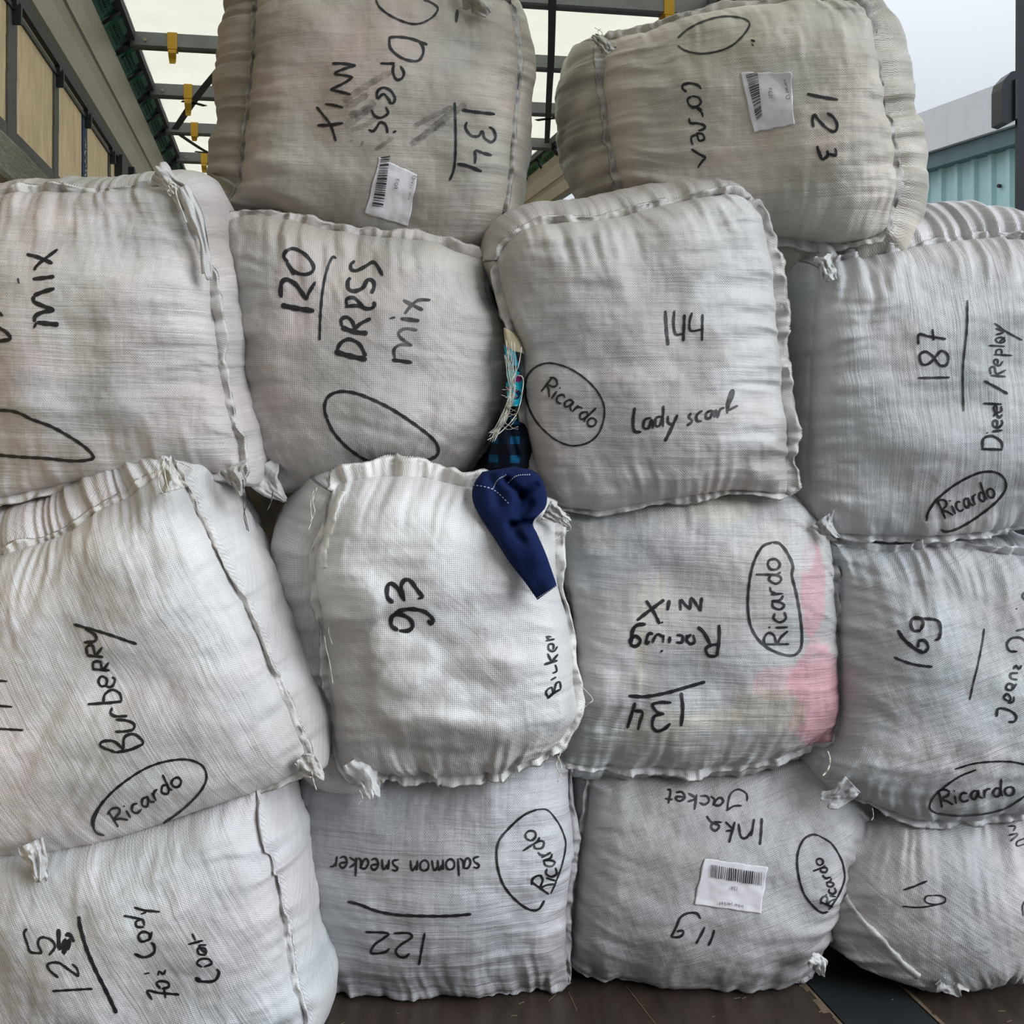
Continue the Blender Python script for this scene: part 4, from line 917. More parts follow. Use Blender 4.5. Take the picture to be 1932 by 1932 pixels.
def clothmat(name, col, tex=None):
    m_, t, b = newmat(name); L = t.links
    b.inputs['Roughness'].default_value = 0.9; b.inputs['Base Color'].default_value = (*col, 1); b.inputs['Specular IOR Level'].default_value = 0.2
    g = t.nodes.new('ShaderNodeTexCoord'); nz = t.nodes.new('ShaderNodeTexNoise'); nz.inputs['Scale'].default_value = 500
    L.new(g.outputs['Object'], nz.inputs['Vector']); bp = t.nodes.new('ShaderNodeBump'); bp.inputs['Strength'].default_value = 0.4; bp.inputs['Distance'].default_value = 0.001
    L.new(nz.outputs['Fac'], bp.inputs['Height']); L.new(bp.outputs[0], b.inputs['Normal'])
    if tex == 'plaid':
        s = t.nodes.new('ShaderNodeSeparateXYZ'); L.new(g.outputs['Object'], s.inputs[0])
        def st(o_, k, ph, th): return mnode(t, 'GREATER_THAN', mnode(t, 'SINE', mnode(t, 'MULTIPLY_ADD', o_, k, ph)), th)
        a = mnode(t, 'MULTIPLY_ADD', st(s.outputs[0], 150, 0.4, 0.2), 0.5, mnode(t, 'MULTIPLY', st(s.outputs[2], 170, 1.0, 0.3), 0.5))
        r = t.nodes.new('ShaderNodeValToRGB'); r.color_ramp.interpolation = 'CONSTANT'
        r.color_ramp.elements[0].color = (0.004, 0.006, 0.014, 1); e2 = r.color_ramp.elements.new(0.4); e2.color = (0.003, 0.010, 0.025, 1)
        r.color_ramp.elements[-1].position = 0.8; r.color_ramp.elements[-1].color = (0.005, 0.07, 0.16, 1)
        L.new(a, r.inputs[0]); L.new(r.outputs[0], b.inputs['Base Color'])
    if tex == 'print':
        v = t.nodes.new('ShaderNodeTexVoronoi'); v.inputs['Scale'].default_value = 90; L.new(g.outputs['Object'], v.inputs['Vector'])
        s = t.nodes.new('ShaderNodeSeparateXYZ'); L.new(v.outputs['Color'], s.inputs[0])
        r = t.nodes.new('ShaderNodeValToRGB'); r.color_ramp.interpolation = 'CONSTANT'
        r.color_ramp.elements[0].color = (0.01, 0.30, 0.42, 1); r.color_ramp.elements[1].position = 0.86; r.color_ramp.elements[1].color = (0.22, 0.02, 0.12, 1)
        for p_, c_ in ((0.35, (0.02, 0.42, 0.55)), (0.6, (0.006, 0.02, 0.05)), (0.75, (0.1, 0.5, 0.6))): e3 = r.color_ramp.elements.new(p_); e3.color = (*c_, 1)
        L.new(s.outputs[0], r.inputs[0]); L.new(r.outputs[0], b.inputs['Base Color'])
    return m_
NAVY = clothmat('navy_cloth', (0.004, 0.012, 0.062)); PLAID = clothmat('dark_plaid_cloth', (0, 0, 0), 'plaid'); TURQ = clothmat('turquoise_print_cloth', (0, 0, 0), 'print'); BEIGE = clothmat('beige_cloth', (0.48, 0.42, 0.29)); BLK = clothmat('black_cloth', (0.008, 0.009, 0.014))
cloth_patch('dark_garment', [(948, 700), (942, 800), (908, 860), (880, 905)], [(986, 700), (996, 790), (1000, 840), (985, 930)], 2.50, 2.42, 0.04, BLK, 'black garment deep in the gap between sacks 120 and 144', 'clothing', 4)
cloth_patch('printed_garment', [(950, 650), (956, 690), (955, 730), (958, 765)], [(972, 655), (982, 700), (990, 735), (982, 770)], 2.335, 2.335, 0.02, TURQ, 'turquoise printed garment poking out of the torn sack', 'clothing', 6)
cloth_patch('plaid_garment', [(945, 785), (936, 810), (924, 850), (918, 885)], [(975, 780), (998, 806), (1008, 840), (996, 884)], 2.38, 2.36, 0.05, PLAID, 'dark blue plaid garment above the navy sleeve', 'clothing', 8, folds=[(960, 800, 975, 860, 6, 0.012)])
cloth_patch('beige_scrap', [(950, 618), (952, 640), (955, 660)], [(962, 622), (980, 640), (992, 668)], 2.33, 2.33, 0.015, BEIGE, 'small beige scrap of cloth above the turquoise garment', 'clothing', 10)
cloth_patch('navy_sleeve', [(910, 890), (893, 915), (892, 945), (906, 975), (934, 1018), (962, 1062), (990, 1098), (1014, 1132)], [(970, 880), (1010, 890), (1029, 920), (1030, 955), (1006, 985), (1014, 1008), (1030, 1045), (1051, 1105)],
   2.262, 2.165, 0.022, NAVY, 'navy blue sleeve hanging over the corner of sack 93', 'clothing', 12, foldamp=0.010,
   folds=[(1008, 985, 965, 990, 7, 0.030), (965, 990, 985, 1020, 9, 0.014), (955, 905, 985, 935, 7, 0.020), (985, 935, 1012, 915, 7, 0.016), (985, 935, 975, 975, 9, 0.014), (925, 900, 940, 950, 10, 0.008), (1000, 950, 985, 975, 8, 0.012)])
SEAMW = plain('white_seam_thread', (0.55, 0.55, 0.62), 0.7)
mb = MB()
for ln in ([(930, 922), (940, 905), (955, 895)], [(958, 912), (975, 898), (1000, 896)], [(893, 915), (920, 920), (940, 930), (960, 950)], [(1014, 1128), (1032, 1116), (1050, 1103)]):
    q = smooth(ln, 24)
    for k in range(0, 23, 2): ribbon(mb, 'navy_sleeve', [tuple(q[k]), tuple(q[k + 1])], 1.5, off=0.001, taper=False, sm=False)
mb.build('seam_stitching', SEAMW, BV['navy_sleeve'][1])
rnd = random.Random(8); ls = []
for k in range(17):
    x = 956 + k * 0.9; e_ = rnd.uniform(-4, 4)
    ls.append([(x - 2 + e_, rnd.uniform(640, 670)), (x + 10 * math.sin(k) * 0.5, 700), (x + 2 - e_, 745), (x - 16 + rnd.uniform(-5, 5), rnd.uniform(785, 810)), (x - 34, rnd.uniform(815, 835))])
for k in range(16): ls.append([(945 + rnd.uniform(0, 22), 730 + k * 5), (955 + rnd.uniform(0, 14), 735 + k * 5 + rnd.uniform(-6, 6)), (968 + rnd.uniform(0, 10), 732 + k * 5 + rnd.uniform(-8, 8))])
threads('D', ls, 2.30, 0.00045, 'torn_fray')
threads('D', [[(984, 655), (978, 690), (965, 720)], [(975, 708), (986, 712), (986, 735), (975, 780), (945, 815), (920, 830)]], 2.29, 0.0009, 'loose_cord')
rnd = random.Random(3)
# ------------------------------------------------------------------ handwriting, labels, loose ends
RIC = 'Ricardo'
writing('B', [('b', 4, [(905, 0), (930, 45), (1000, 95), (1090, 130), (1150, 130), (1205, 105), (1240, 70), (1245, 40), (1200, 10), (1170, 0)]),
  ('b', 5, [(975, 210), (1020, 205), (1100, 215), (1190, 248)]), ('b', 5, [(980, 210), (985, 265), (1030, 310), (1090, 335), (1140, 335), (1165, 300), (1165, 260), (1140, 228)]),
  ('b', 5, [(930, 350), (975, 352), (1010, 350)]), ('b', 5, [(1005, 352), (1000, 400), (1020, 440), (1050, 432), (1060, 400), (1040, 365)]),
  ('b', 5, [(990, 570), (950, 520), (915, 545), (915, 505), (945, 485), (985, 500), (1010, 540), (1000, 570), (975, 565)]),
  ('b', 5, [(960, 590), (972, 625), (935, 650), (900, 640), (880, 605)]), ('b', 5, [(970, 735), (960, 690), (930, 675), (912, 700), (890, 725), (865, 715)]),
  ('b', 5.5, [(665, 352), (720, 352), (795, 362)]), ('b', 5, [(795, 362), (720, 385), (680, 408), (740, 418), (780, 428)]), ('b', 5, [(780, 425), (730, 460), (655, 495)]), ('b', 5.5, [(655, 495), (710, 508), (768, 522)]),
  ('b', 5.5, [(625, 575), (665, 580), (725, 594)]), ('b', 5, [(578, 590), (610, 630), (655, 690), (685, 780)]), ('b', 6, [(583, 692), (640, 692), (725, 680)]),
  ('b', 6, [(1380, 607), (1470, 620), (1562, 630)]), ('b', 5, [(1408, 672), (1400, 705), (1430, 748), (1472, 752), (1492, 722), (1505, 762), (1542, 785), (1565, 760), (1555, 718), (1530, 700)]),
  ('b', 6, [(1545, 858), (1495, 845)]), ('b', 5, [(1495, 845), (1455, 832), (1455, 870), (1452, 905)]), ('b', 6.5, [(1355, 905), (1420, 920), (1490, 947)]),
  ('b', 4.5, [(1340, 565), (1345, 700), (1345, 850), (1335, 940), (1312, 998)]), ('b', 6, [(1355, 55), (1348, 125)]), ('b', 8, [(1492, 80), (1510, 66), (1525, 72)]), ('b', 5, [(1000, 732), (1018, 722)])])
writing('B', [('b', 13, [(1095, 800), (1180, 740), (1290, 650), (1400, 575)]), ('b', 10, [(1115, 700), (1200, 650), (1330, 590)]), ('b', 9, [(1120, 775), (1215, 720), (1290, 680)]),
  ('b', 12, [(725, 560), (860, 470), (990, 395)]), ('b', 14, [(730, 700), (800, 650), (890, 590)]), ('b', 14, [(760, 640), (840, 610), (900, 560)]), ('b', 12, [(740, 590), (800, 560), (860, 520)]),
  ('b', 10, [(770, 720), (850, 690), (920, 640)]), ('b', 5, [(760, 785), (780, 770)]), ('b', 5, [(820, 810), (835, 780)]), ('b', 8, [(900, 830), (1000, 760)])], SMUDGE, 'smudged_lettering', 0.001)
sticker('B', 'b', [(925, 872), (1135, 965), (1085, 1250), (845, 1180)], ((935, 868), (884, 1132), (984, 862), (944, 1142), 21),
  [('F04', [(1010, 985), (1004, 1040)], 0.9, 4), ('Dress mix', [(1108, 968), (1082, 1100)], 0.9, 4)], seed=5)
writing('C', [('c', 3.5, [(1030, 250), (1100, 190), (1200, 140), (1320, 110), (1430, 115), (1490, 140), (1495, 175), (1450, 240), (1380, 300), (1290, 335), (1180, 350), (1080, 330), (1030, 297)]),
  ('c', 5, [(1185, 580), (1160, 555), (1110, 542), (1068, 552), (1062, 575), (1090, 600)]), ('c', 4.5, [(1120, 625), (1095, 650), (1110, 688), (1150, 695), (1182, 668), (1165, 635), (1122, 625)]),
  ('c', 5, [(1120, 705), (1155, 700), (1190, 718)]), ('c', 4, [(1150, 702), (1185, 732), (1195, 762)]), ('c', 5, [(1105, 768), (1112, 800), (1160, 803), (1205, 818), (1200, 840), (1165, 850)]),
  ('c', 4.5, [(1150, 868), (1190, 872), (1204, 905), (1170, 915), (1155, 880), (1122, 890), (1120, 920), (1130, 945)]), ('c', 5, [(1120, 970), (1165, 1000), (1215, 1025)]), ('c', 4.5, [(1215, 1025), (1190, 1050), (1162, 1092)]),
  ('d', 6, [(520, 612), (600, 630), (722, 650)]), ('d', 5.5, [(650, 735), (692, 765), (715, 810), (708, 850), (680, 855), (630, 820), (590, 775), (568, 748), (555, 780), (562, 830)]),
  ('d', 6.5, [(585, 950), (600, 1000), (620, 1043)]), ('d', 6, [(620, 1043), (655, 1012), (650, 978)]), ('d', 6, [(655, 1000), (712, 1015)]), ('d', 5, [(712, 1015), (708, 985), (702, 962)]),
  ('d', 5, [(155, 262), (182, 270)]), ('d', 3, [(160, 285), (172, 300)])])
sticker('C', 'd', [(85, 470), (410, 480), (435, 810), (172, 862)], ((124, 488), (196, 784), (200, 468), (232, 752), 30),
  [('X621', [(268, 575), (276, 645)], 0.9, 4.4), ('Corset O', [(372, 520), (390, 655)], 0.9, 4.4)], seed=8, curl=0.02)
writing('A', [('e', 7, [(148, 527), (210, 543), (292, 578)]), ('e', 6, [(320, 500), (250, 552), (205, 590), (190, 616)]), ('e', 7.5, [(182, 664), (240, 658), (302, 650)]), ('e', 4, [(100, 658), (106, 688)]),
  ('e', 8, [(303, 715), (235, 735), (188, 755)]), ('e', 8, [(186, 757), (190, 788), (240, 812), (302, 835)]), ('e', 8, [(302, 835), (240, 845), (197, 868), (192, 900)]), ('e', 9, [(205, 902), (260, 908), (325, 914)]), ('e', 5, [(188, 934), (203, 902)]),
  ('e', 7, [(-40, 1010), (10, 1003), (58, 992), (35, 955), (-20, 925)]), ('e', 6, [(-20, 835), (18, 868)]),
  ('e', 6, [(-60, 1390), (0, 1387), (90, 1397), (180, 1438), (280, 1475), (380, 1530), (470, 1590), (516, 1642), (490, 1660), (400, 1666), (250, 1652), (120, 1645), (0, 1635), (-60, 1630)])])
writing('D', [('f', 6.5, [(420, 395), (398, 365), (410, 335), (450, 320), (510, 348), (556, 405), (556, 445), (515, 462), (460, 448), (412, 395)]), ('f', 6, [(418, 410), (455, 465)]),
  ('f', 8.5, [(385, 590), (380, 560), (388, 505), (420, 492), (470, 525), (520, 600)]), ('f', 6.5, [(520, 605), (538, 560), (572, 503)]), ('f', 10, [(383, 632), (470, 650), (566, 664)]),
  ('f', 5, [(688, 375), (665, 368), (635, 435), (612, 550), (600, 680), (595, 826)]),
  ('f', 10, [(678, 888), (760, 912), (855, 932)]), ('f', 7, [(690, 880), (715, 838), (760, 820), (815, 848), (850, 915)]), ('f', 9.5, [(715, 755), (790, 780), (860, 788)]), ('f', 7, [(718, 750), (715, 712), (745, 698), (775, 722), (790, 765)]), ('f', 7, [(790, 765), (820, 735), (878, 705)]),
  ('f', 7, [(735, 640), (800, 635), (860, 652), (895, 640), (895, 612)]), ('f', 6.5, [(745, 635), (745, 598), (785, 592), (825, 630), (850, 660)]),
  ('f', 7.5, [(765, 480), (750, 505), (756, 545), (790, 555), (835, 535), (858, 495), (888, 498), (896, 530), (880, 568)]), ('f', 6.5, [(790, 388), (768, 408), (770, 435), (800, 442), (845, 420), (888, 395), (912, 412), (944, 470)]),
  ('f', 6.5, [(1055, 604), (1115, 635), (1165, 660)]), ('f', 6, [(1206, 604), (1140, 605), (1095, 640), (1065, 680)]), ('f', 7.5, [(1043, 706), (1145, 718)]), ('f', 5, [(980, 706), (1012, 698)]),
  ('f', 7, [(995, 932), (1050, 940), (1106, 948)])])
writing('D', [('f', 6, [(1135, 770), (1065, 762), (1030, 785), (1045, 815), (1105, 855)]), ('f', 6, [(1105, 855), (1040, 850), (1005, 878), (1010, 925)])], INKS, 'faint_lettering')
writing('D', [('f', 6, [(635, 1260), (622, 1200), (640, 1140), (700, 1110), (780, 1115), (880, 1150), (1000, 1210), (1120, 1290), (1220, 1370), (1250, 1430), (1225, 1472), (1120, 1500), (1000, 1505), (900, 1500), (830, 1475), (740, 1410), (670, 1330), (635, 1258)]), ('f', 4, [(912, 1478), (925, 1494), (945, 1492)])], name='drawn_oval')
writing('E', [('g', 6, [(1040, 720), (1045, 820), (1055, 912)]), ('g', 5, [(1090, 720), (1085, 790), (1097, 850), (1140, 848)]), ('g', 5.5, [(1146, 740), (1140, 890)]), ('g', 4.5, [(1188, 730), (1175, 780), (1180, 830), (1240, 825)]), ('g', 4.5, [(1245, 740), (1243, 887)]),
  ('g', 6, [(872, 1255), (862, 1330), (870, 1385), (908, 1390)]), ('g', 5, [(962, 1312), (928, 1322), (920, 1365), (948, 1368), (965, 1320), (972, 1372)]), ('g', 5, [(1022, 1305), (990, 1312), (985, 1352), (1008, 1355), (1026, 1305), (1030, 1245)]), ('g', 4.5, [(1026, 1305), (1028, 1362)]),
  ('g', 5, [(1055, 1300), (1055, 1338), (1082, 1345), (1108, 1295)]), ('g', 6, [(1090, 1335), (1062, 1395), (1037, 1442)]), ('g', 5, [(1182, 1285), (1170, 1308), (1188, 1330), (1160, 1356)]), ('g', 5, [(1245, 1272), (1215, 1295), (1215, 1328), (1242, 1330)]),
  ('g', 5, [(1298, 1270), (1267, 1285), (1267, 1315), (1290, 1310), (1304, 1272), (1312, 1312)]), ('g', 5, [(1320, 1265), (1326, 1310), (1342, 1268), (1365, 1256)]), ('g', 5, [(1382, 1290), (1385, 1220), (1408, 1160), (1415, 1180), (1385, 1265), (1440, 1245)]),
  ('g', 3.6, [(268, 1130), (280, 1080), (325, 1032), (400, 1010), (500, 1035), (590, 1090), (660, 1160), (700, 1240), (700, 1320), (670, 1400), (610, 1450), (520, 1465), (430, 1430), (350, 1360), (300, 1285), (272, 1200), (268, 1130)]),
  ('w', RIC, 'g', [(350, 1165), (440, 1225), (520, 1275), (640, 1375)], 4, 18)])
writing('F', [('h', 4.5, [(1170, 975), (1345, 972)]), ('h', 5, [(1262, 862), (1215, 830), (1180, 850), (1192, 898), (1232, 895), (1268, 858), (1300, 825), (1335, 850), (1330, 900), (1292, 905), (1262, 868)]),
  ('h', 5, [(1172, 790), (1176, 735), (1230, 745), (1325, 760)]), ('h', 5, [(1250, 705), (1257, 768)]), ('h', 4.2, [(1443, 545), (1440, 700), (1420, 900), (1418, 1040), (1422, 1160)]),
  ('h', 5, [(1520, 1366), (1637, 1370)]), ('h', 5, [(1526, 1362), (1532, 1310), (1580, 1295), (1628, 1325), (1636, 1365)]), ('h', 5, [(1580, 1270), (1636, 1263)]), ('h', 4, [(1548, 1279), (1558, 1276)]),
  ('h', 4.5, [(1607, 1245), (1605, 1212), (1585, 1216), (1588, 1242), (1615, 1248), (1636, 1225), (1630, 1205)]), ('h', 4.5, [(1588, 1190), (1600, 1170), (1618, 1195), (1636, 1175)]), ('h', 4.5, [(1607, 1160), (1604, 1130), (1588, 1140), (1600, 1165), (1630, 1158), (1628, 1130)]), ('h', 4.5, [(1530, 1115), (1633, 1120)]),
  ('h', 4.8, [(1535, 990), (1600, 1025), (1666, 1063)]),
  ('h', 4, [(1570, 960), (1655, 968)]), ('h', 4, [(1572, 955), (1568, 920), (1592, 915), (1605, 952), (1657, 930)]), ('h', 3.5, [(1610, 900), (1610, 876), (1592, 874), (1592, 896), (1620, 906), (1640, 880)]), ('h', 3.5, [(1590, 845), (1690, 850)]), ('h', 3.5, [(1600, 845), (1605, 820), (1630, 818), (1632, 845)]), ('h', 3.5, [(1560, 795), (1650, 800)]),
  ('h', 3.5, [(1612, 782), (1600, 760), (1635, 750), (1648, 772), (1618, 780), (1650, 748)]), ('h', 3.5, [(1600, 735), (1642, 722), (1600, 700)]), ('h', 3.5, [(1592, 672), (1660, 720), (1745, 766)]),
  ('h', 4.5, [(1217, 1765), (1228, 1712), (1280, 1640), (1380, 1560), (1500, 1500), (1590, 1493), (1645, 1528), (1652, 1590), (1600, 1660), (1500, 1740), (1400, 1800), (1330, 1822), (1295, 1812)]), ('h', 3, [(1213, 1742), (1262, 1655), (1330, 1595)]),
  ('w', RIC, 'h', [(1318, 1755), (1430, 1700), (1605, 1625)], 4.4, 19)])
writing('G', [('i', 5.5, [(408, 988), (580, 1038), (757, 1097)]), ('i', 6, [(465, 1088), (525, 1082), (528, 1050), (470, 1010)]), ('i', 5.5, [(480, 1160), (572, 1168)]), ('i', 5.5, [(485, 1158), (480, 1115), (512, 1105), (530, 1155), (566, 1115)]),
  ('i', 5.5, [(510, 1235), (606, 1242)]), ('i', 5.5, [(515, 1235), (518, 1198), (555, 1195), (568, 1238), (602, 1198)]), ('i', 5, [(592, 1325), (560, 1330), (545, 1302), (562, 1275), (592, 1292), (590, 1330), (622, 1330), (636, 1295), (620, 1278)]),
  ('i', 5.5, [(485, 1430), (580, 1424), (675, 1415)]), ('i', 5, [(572, 1424), (580, 1378), (620, 1350), (662, 1370), (674, 1412)]), ('i', 5.5, [(705, 1495), (640, 1497), (612, 1480), (622, 1448)]), ('i', 5.5, [(640, 1515), (700, 1520), (742, 1540), (735, 1570), (690, 1580), (638, 1582)]),
  ('i', 6, [(640, 1695), (720, 1680), (790, 1650)]), ('i', 5.5, [(640, 1695), (560, 1662), (568, 1636), (630, 1635), (682, 1678)]), ('i', 5.5, [(682, 1678), (690, 1612), (740, 1595), (788, 1630), (788, 1655)]),
  ('i', 4.5, [(-60, 1296), (42, 1303)]), ('i', 4.5, [(-60, 1435), (70, 1444)]), ('i', 4.5, [(-60, 1562), (130, 1573)]),
  ('m', 4.5, [(615, 634), (572, 620), (550, 580), (570, 500), (640, 400), (760, 300), (880, 230), (1000, 195), (1110, 190), (1190, 225), (1215, 290), (1190, 360), (1120, 440), (1040, 508), (960, 562)]), ('m', 3.5, [(540, 580), (548, 520), (610, 425)]),
  ('w', RIC, 'm', [(690, 590), (800, 510), (920, 430), (1085, 325)], 4.6, 18)])
writing('H', [('j', 8, [(768, 812), (735, 780), (735, 722), (757, 705), (790, 730), (832, 802)]), ('j', 8, [(828, 800), (812, 725), (830, 687), (862, 690), (900, 740), (934, 782)]), ('j', 6, [(934, 782), (903, 788)]),
  ('j', 8, [(795, 965), (757, 935), (762, 885), (808, 875), (858, 900), (875, 938), (850, 965), (800, 965)]), ('j', 7.5, [(770, 880), (800, 855), (870, 845), (940, 860), (985, 900), (975, 930), (960, 905)]),
  ('j', 4.5, [(1617, 1340), (1650, 1310), (1690, 1288)]), ('j', 4, [(1622, 1335), (1610, 1302), (1640, 1278), (1652, 1310), (1665, 1258), (1685, 1250), (1690, 1287)]), ('j', 4.5, [(1636, 1238), (1665, 1222)]), ('j', 4, [(1645, 1200), (1668, 1188), (1660, 1152)]),
  ('j', 5, [(1600, 1152), (1672, 1130)]), ('j', 4.5, [(1640, 1140), (1618, 1092)]), ('j', 4.5, [(1640, 1138), (1675, 1095)]), ('j', 4, [(1648, 1072), (1650, 1042), (1625, 1042), (1625, 1070), (1652, 1080), (1672, 1052)]), ('j', 4.5, [(1608, 1022), (1656, 1012)]), ('j', 4, [(1630, 1018), (1612, 1000), (1640, 1000)])])
writing('I', [('k', 6.5, [(1008, 665), (1003, 700), (1000, 742)]), ('k', 5.5, [(1000, 742), (975, 700), (948, 668), (945, 732)]), ('k', 5.5, [(945, 732), (915, 705), (890, 680), (890, 737)]), ('k', 7, [(828, 680), (818, 737)]), ('k', 6, [(700, 682), (745, 750), (775, 812)]), ('k', 6.5, [(800, 678), (740, 722), (700, 752), (650, 792)]),
  ('k', 6.5, [(1103, 815), (1103, 900), (1090, 990)]), ('k', 6, [(1090, 990), (1045, 985), (1030, 950), (1055, 930), (1100, 922)]), ('k', 7, [(1055, 925), (1020, 860), (985, 828)]), ('k', 6, [(925, 870), (922, 915)]), ('k', 5.5, [(960, 870), (968, 910), (940, 920), (925, 890), (950, 868)]),
  ('k', 6, [(868, 872), (900, 878), (898, 912), (865, 912)]), ('k', 6.5, [(832, 880), (828, 917)]), ('k', 5, [(780, 967), (792, 955)]), ('k', 5.5, [(798, 870), (793, 915)]), ('k', 5.5, [(795, 885), (765, 868), (742, 895), (735, 918)]), ('k', 6, [(722, 905), (700, 920), (712, 868), (740, 865)]),
  ('k', 6.5, [(645, 870), (612, 900), (622, 930), (652, 930), (668, 900), (640, 872)]), ('k', 7, [(618, 915), (625, 850), (650, 818), (698, 812)]), ('k', 5, [(782, 806), (794, 800)]),
  ('k', 6.5, [(893, 1190), (902, 1280), (893, 1376)]), ('k', 6, [(840, 1245), (770, 1245), (735, 1260), (765, 1300), (800, 1308)]), ('k', 6, [(790, 1308), (745, 1322), (735, 1375), (760, 1402), (800, 1390), (835, 1358)]), ('k', 6.5, [(640, 1245), (612, 1335), (597, 1386)]), ('k', 6, [(635, 1290), (680, 1298), (668, 1345), (655, 1396)]),
  ('k', 6.5, [(603, 1208), (700, 1212), (820, 1190), (940, 1155), (1026, 1130)]),
  ('k', 5, [(1400, 360), (1340, 388), (1292, 480), (1268, 600), (1262, 720), (1280, 830), (1340, 920), (1430, 972), (1510, 985), (1552, 950), (1560, 880), (1552, 780), (1530, 650), (1505, 545), (1510, 490), (1480, 420), (1440, 370), (1400, 360)]),
  ('w', RIC, 'k', [(1490, 930), (1478, 800), (1450, 600), (1435, 440)], 4.6, 24)])
writing('J', [('l', 6, [(1260, 655), (1215, 655), (1195, 620), (1205, 580), (1250, 572), (1275, 605), (1258, 655)]), ('l', 5.5, [(1215, 575), (1300, 578), (1368, 590), (1388, 640), (1380, 700), (1352, 718)]), ('l', 7, [(1110, 650), (1150, 710), (1220, 770), (1280, 800)]), ('l', 6, [(1280, 800), (1308, 765), (1288, 722), (1250, 722), (1240, 765)]), ('l', 5, [(1085, 828), (1180, 865), (1260, 882), (1336, 890)]),
  ('l', 3.4, [(1672, 640), (1660, 730), (1630, 880), (1600, 1000), (1578, 1105)]),
  ('l', 5, [(1752, 1215), (1765, 1162), (1835, 1172), (1880, 1210), (1868, 1245), (1830, 1247)]), ('l', 4.5, [(1832, 1115), (1800, 1092), (1822, 1065), (1845, 1095), (1832, 1122), (1862, 1115), (1865, 1082)]), ('l', 4.5, [(1852, 1045), (1815, 1032), (1828, 1000), (1860, 1010), (1852, 1042), (1882, 1000)]), ('l', 4.5, [(1888, 975), (1848, 965), (1845, 935), (1892, 930)]), ('l', 4.5, [(1862, 905), (1880, 882), (1898, 905), (1915, 880)]),
  ('l', 4.5, [(1890, 790), (1838, 785), (1820, 740), (1850, 705), (1905, 700), (1950, 730)]), ('l', 4.5, [(1880, 655), (1950, 640)]), ('l', 4, [(1878, 513), (1886, 510)]), ('l', 4, [(1945, 395), (1920, 430), (1945, 462)]),
  ('p', 3.6, [(1570, -2), (1440, 52), (1340, 120), (1250, 200), (1213, 280), (1250, 322), (1350, 342), (1480, 348), (1650, 330), (1790, 292), (1890, 232), (1960, 180)]), ('l', 3.6, [(1480, 1555), (1600, 1520), (1720, 1506), (1850, 1507), (1960, 1530)]),
  ('w', RIC, 'p', [(1300, 290), (1450, 250), (1620, 215), (1870, 190)], 4.6, 17)])
writing('K', [('m', 4.5, [(310, 1550), (430, 1542), (546, 1536)]), ('m', 5, [(345, 1472), (292, 1425), (285, 1390), (345, 1383), (400, 1420), (465, 1465)]), ('m', 4.5, [(465, 1465), (455, 1420), (425, 1390)]),
  ('m', 5, [(160, 1182), (143, 1212), (162, 1270), (182, 1320), (250, 1328)]), ('m', 5, [(250, 1328), (225, 1270), (245, 1235), (300, 1248), (325, 1290), (290, 1340)]), ('m', 8, [(345, 1185), (352, 1300), (390, 1250), (375, 1330), (410, 1250), (400, 1310)]), ('m', 8, [(385, 1225), (410, 1218), (438, 1262)]),
  ('m', 7.5, [(465, 1110), (475, 1180), (510, 1300), (560, 1420), (620, 1540), (686, 1680)]),
  ('m', 5, [(895, 1602), (868, 1548), (940, 1560), (1056, 1570)]), ('m', 4.5, [(965, 1530), (975, 1592)]), ('m', 5, [(945, 1535), (922, 1505), (945, 1490), (988, 1498), (992, 1525), (952, 1535)]), ('m', 4, [(880, 1443), (850, 1447)]), ('m', 4.5, [(930, 1458), (938, 1432), (962, 1450), (975, 1422)]),
  ('m', 5.5, [(790, 1330), (850, 1350), (905, 1325), (908, 1285), (890, 1262)]), ('m', 5, [(888, 1242), (835, 1258), (815, 1228), (840, 1202), (878, 1212), (882, 1242), (895, 1200)]), ('m', 5, [(850, 1175), (808, 1172), (802, 1142), (838, 1130), (852, 1168)]), ('m', 5, [(728, 1108), (832, 1126)]), ('m', 5, [(790, 1058), (850, 1075), (942, 1086)]), ('m', 4.5, [(830, 1098), (862, 1085)]),
  ('m', 5.5, [(1182, 1482), (1155, 1470), (1170, 1490), (1258, 1490), (1288, 1445), (1275, 1418)]), ('m', 4.5, [(1190, 1408), (1160, 1388), (1180, 1362), (1228, 1362), (1245, 1388), (1200, 1406)]), ('m', 4.5, [(1210, 1338), (1172, 1332), (1165, 1300), (1202, 1298), (1212, 1330), (1172, 1285), (1215, 1278)]), ('m', 4.5, [(1108, 1275), (1195, 1252)]), ('m', 4.5, [(1130, 1212), (1150, 1252)])])
writing('L', [('w', 'salomon sneaker', 'n', [(1265, 672), (1000, 692), (760, 690), (380, 668)], 4.2, 21), ('n', 5.5, [(485, 937), (560, 955), (650, 990), (780, 1015), (950, 1022), (1100, 1020), (1212, 1010)]),
  ('n', 4.5, [(940, 1120), (925, 1200), (905, 1310)]), ('n', 4.5, [(850, 1240), (825, 1262), (787, 1258), (770, 1225), (800, 1190), (862, 1148), (845, 1122), (757, 1123)]), ('n', 4.5, [(735, 1212), (700, 1235), (625, 1238), (645, 1190), (700, 1150), (722, 1122), (590, 1115)]),
  ('n', 4.5, [(1600, 395), (1520, 430), (1430, 510), (1372, 590), (1362, 690), (1385, 800), (1430, 880), (1500, 950), (1560, 985), (1610, 980), (1642, 930)]), ('n', 3, [(1600, 395), (1660, 400), (1720, 470), (1760, 560), (1765, 620), (1745, 720), (1710, 820), (1680, 890)]),
  ('w', RIC, 'n', [(1665, 900), (1715, 800), (1700, 690), (1640, 590), (1560, 500)], 4.2, 21)])
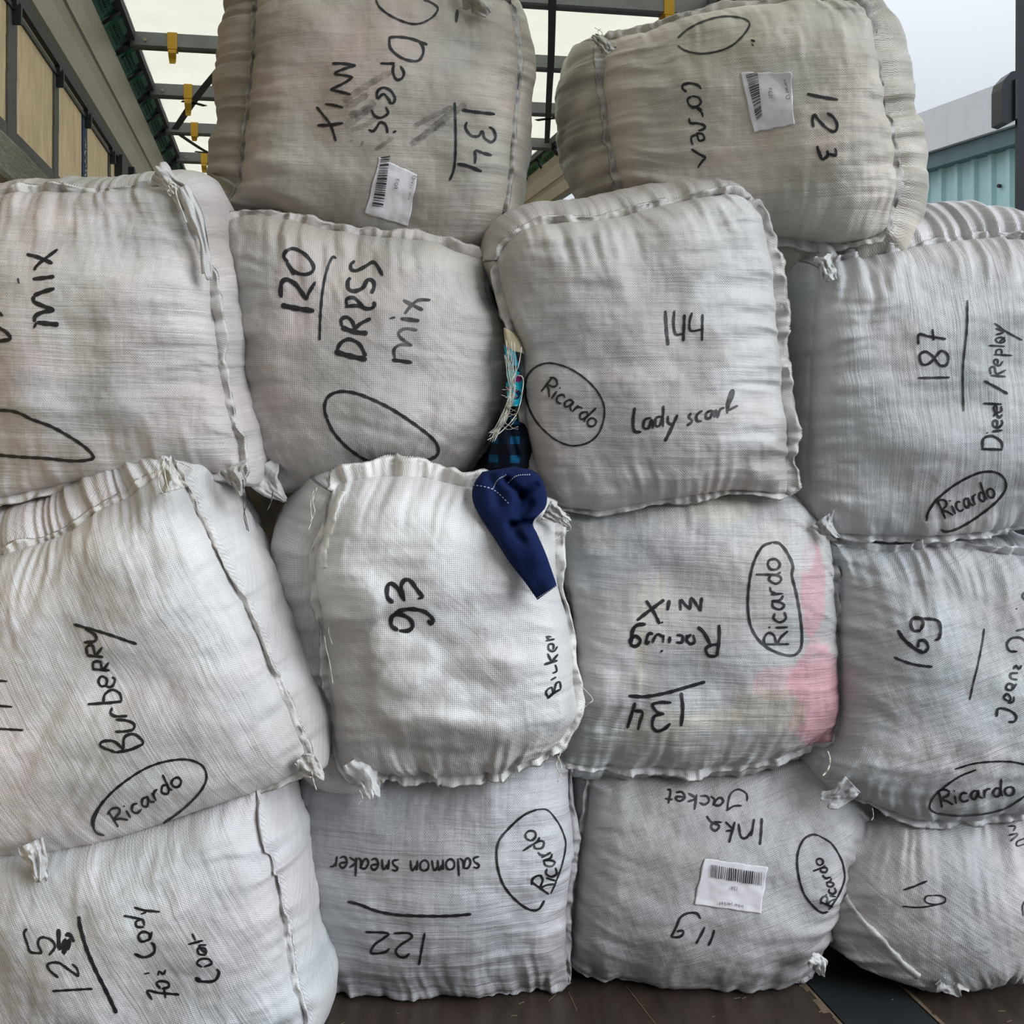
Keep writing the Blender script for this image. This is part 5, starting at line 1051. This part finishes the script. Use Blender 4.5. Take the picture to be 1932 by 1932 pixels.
writing('M', [('o', 3.4, [(1200, 330), (1195, 285), (1150, 262), (1110, 285), (1095, 330), (1090, 378)]), ('o', 4, [(1170, 352), (1125, 355), (1085, 380)]),
  ('w', 'acket', 'o', [(1075, 308), (920, 290), (750, 262)], 4.4, 17), ('o', 4.8, [(1280, 420), (1276, 500), (1270, 568)]), ('o', 4.5, [(1238, 425), (1222, 520)]), ('o', 4.5, [(1226, 488), (1196, 528), (1165, 522), (1152, 450)]),
  ('o', 4.8, [(1132, 440), (1115, 500), (1100, 556)]), ('o', 4, [(1080, 440), (1118, 482), (1082, 492)]), ('o', 4.5, [(1060, 442), (1015, 445), (1000, 472), (1025, 490), (1045, 462), (1000, 440), (975, 408)]),
  ('o', 4.5, [(1018, 1035), (1005, 1080), (985, 1124)]), ('o', 4.5, [(965, 1020), (945, 1062), (918, 1112)]), ('o', 4.5, [(942, 975), (920, 945), (870, 945), (830, 970), (808, 1020), (780, 1076)]), ('o', 4.5, [(780, 1076), (820, 1076), (845, 1060), (842, 1040), (812, 1045)]),
  ('o', 4.2, [(1595, 515), (1555, 512), (1510, 540), (1478, 620), (1480, 720), (1510, 830), (1560, 900), (1610, 940), (1645, 935)]), ('o', 3.2, [(1595, 515), (1665, 560), (1715, 640), (1730, 690), (1735, 760), (1700, 850), (1650, 925)]),
  ('w', RIC, 'o', [(1672, 915), (1690, 830), (1655, 730), (1605, 630)], 4, 13)])
sticker('M', 'o', [(962, 640), (1312, 690), (1272, 945), (905, 893)], ((1000, 674), (1278, 716), (994, 741), (1272, 786), 27),
  [('134', [(1145, 795), (1105, 790)], 0.9, 4.2), ('Inka jacket', [(1178, 895), (1042, 876)], 0.9, 4.4)], seed=2)
writing('N', [('p', 4, [(1018, 912), (1100, 885), (1196, 844)]), ('p', 3.2, [(1240, 955), (1190, 960), (1182, 1000), (1240, 1022), (1320, 1010), (1336, 978), (1290, 955), (1240, 955)]), ('p', 3, [(1008, 1035), (1120, 1045), (1220, 1035), (1292, 1018)]),
  ('p', 3, [(1810, 432), (1865, 432), (1850, 470)]), ('p', 3.4, [(1815, 500), (1885, 488), (1830, 545)]), ('p', 3, [(1950, 515), (1880, 545), (1880, 580), (1950, 560)]), ('p', 3, [(1950, 980), (1920, 1030), (1925, 1110)])])
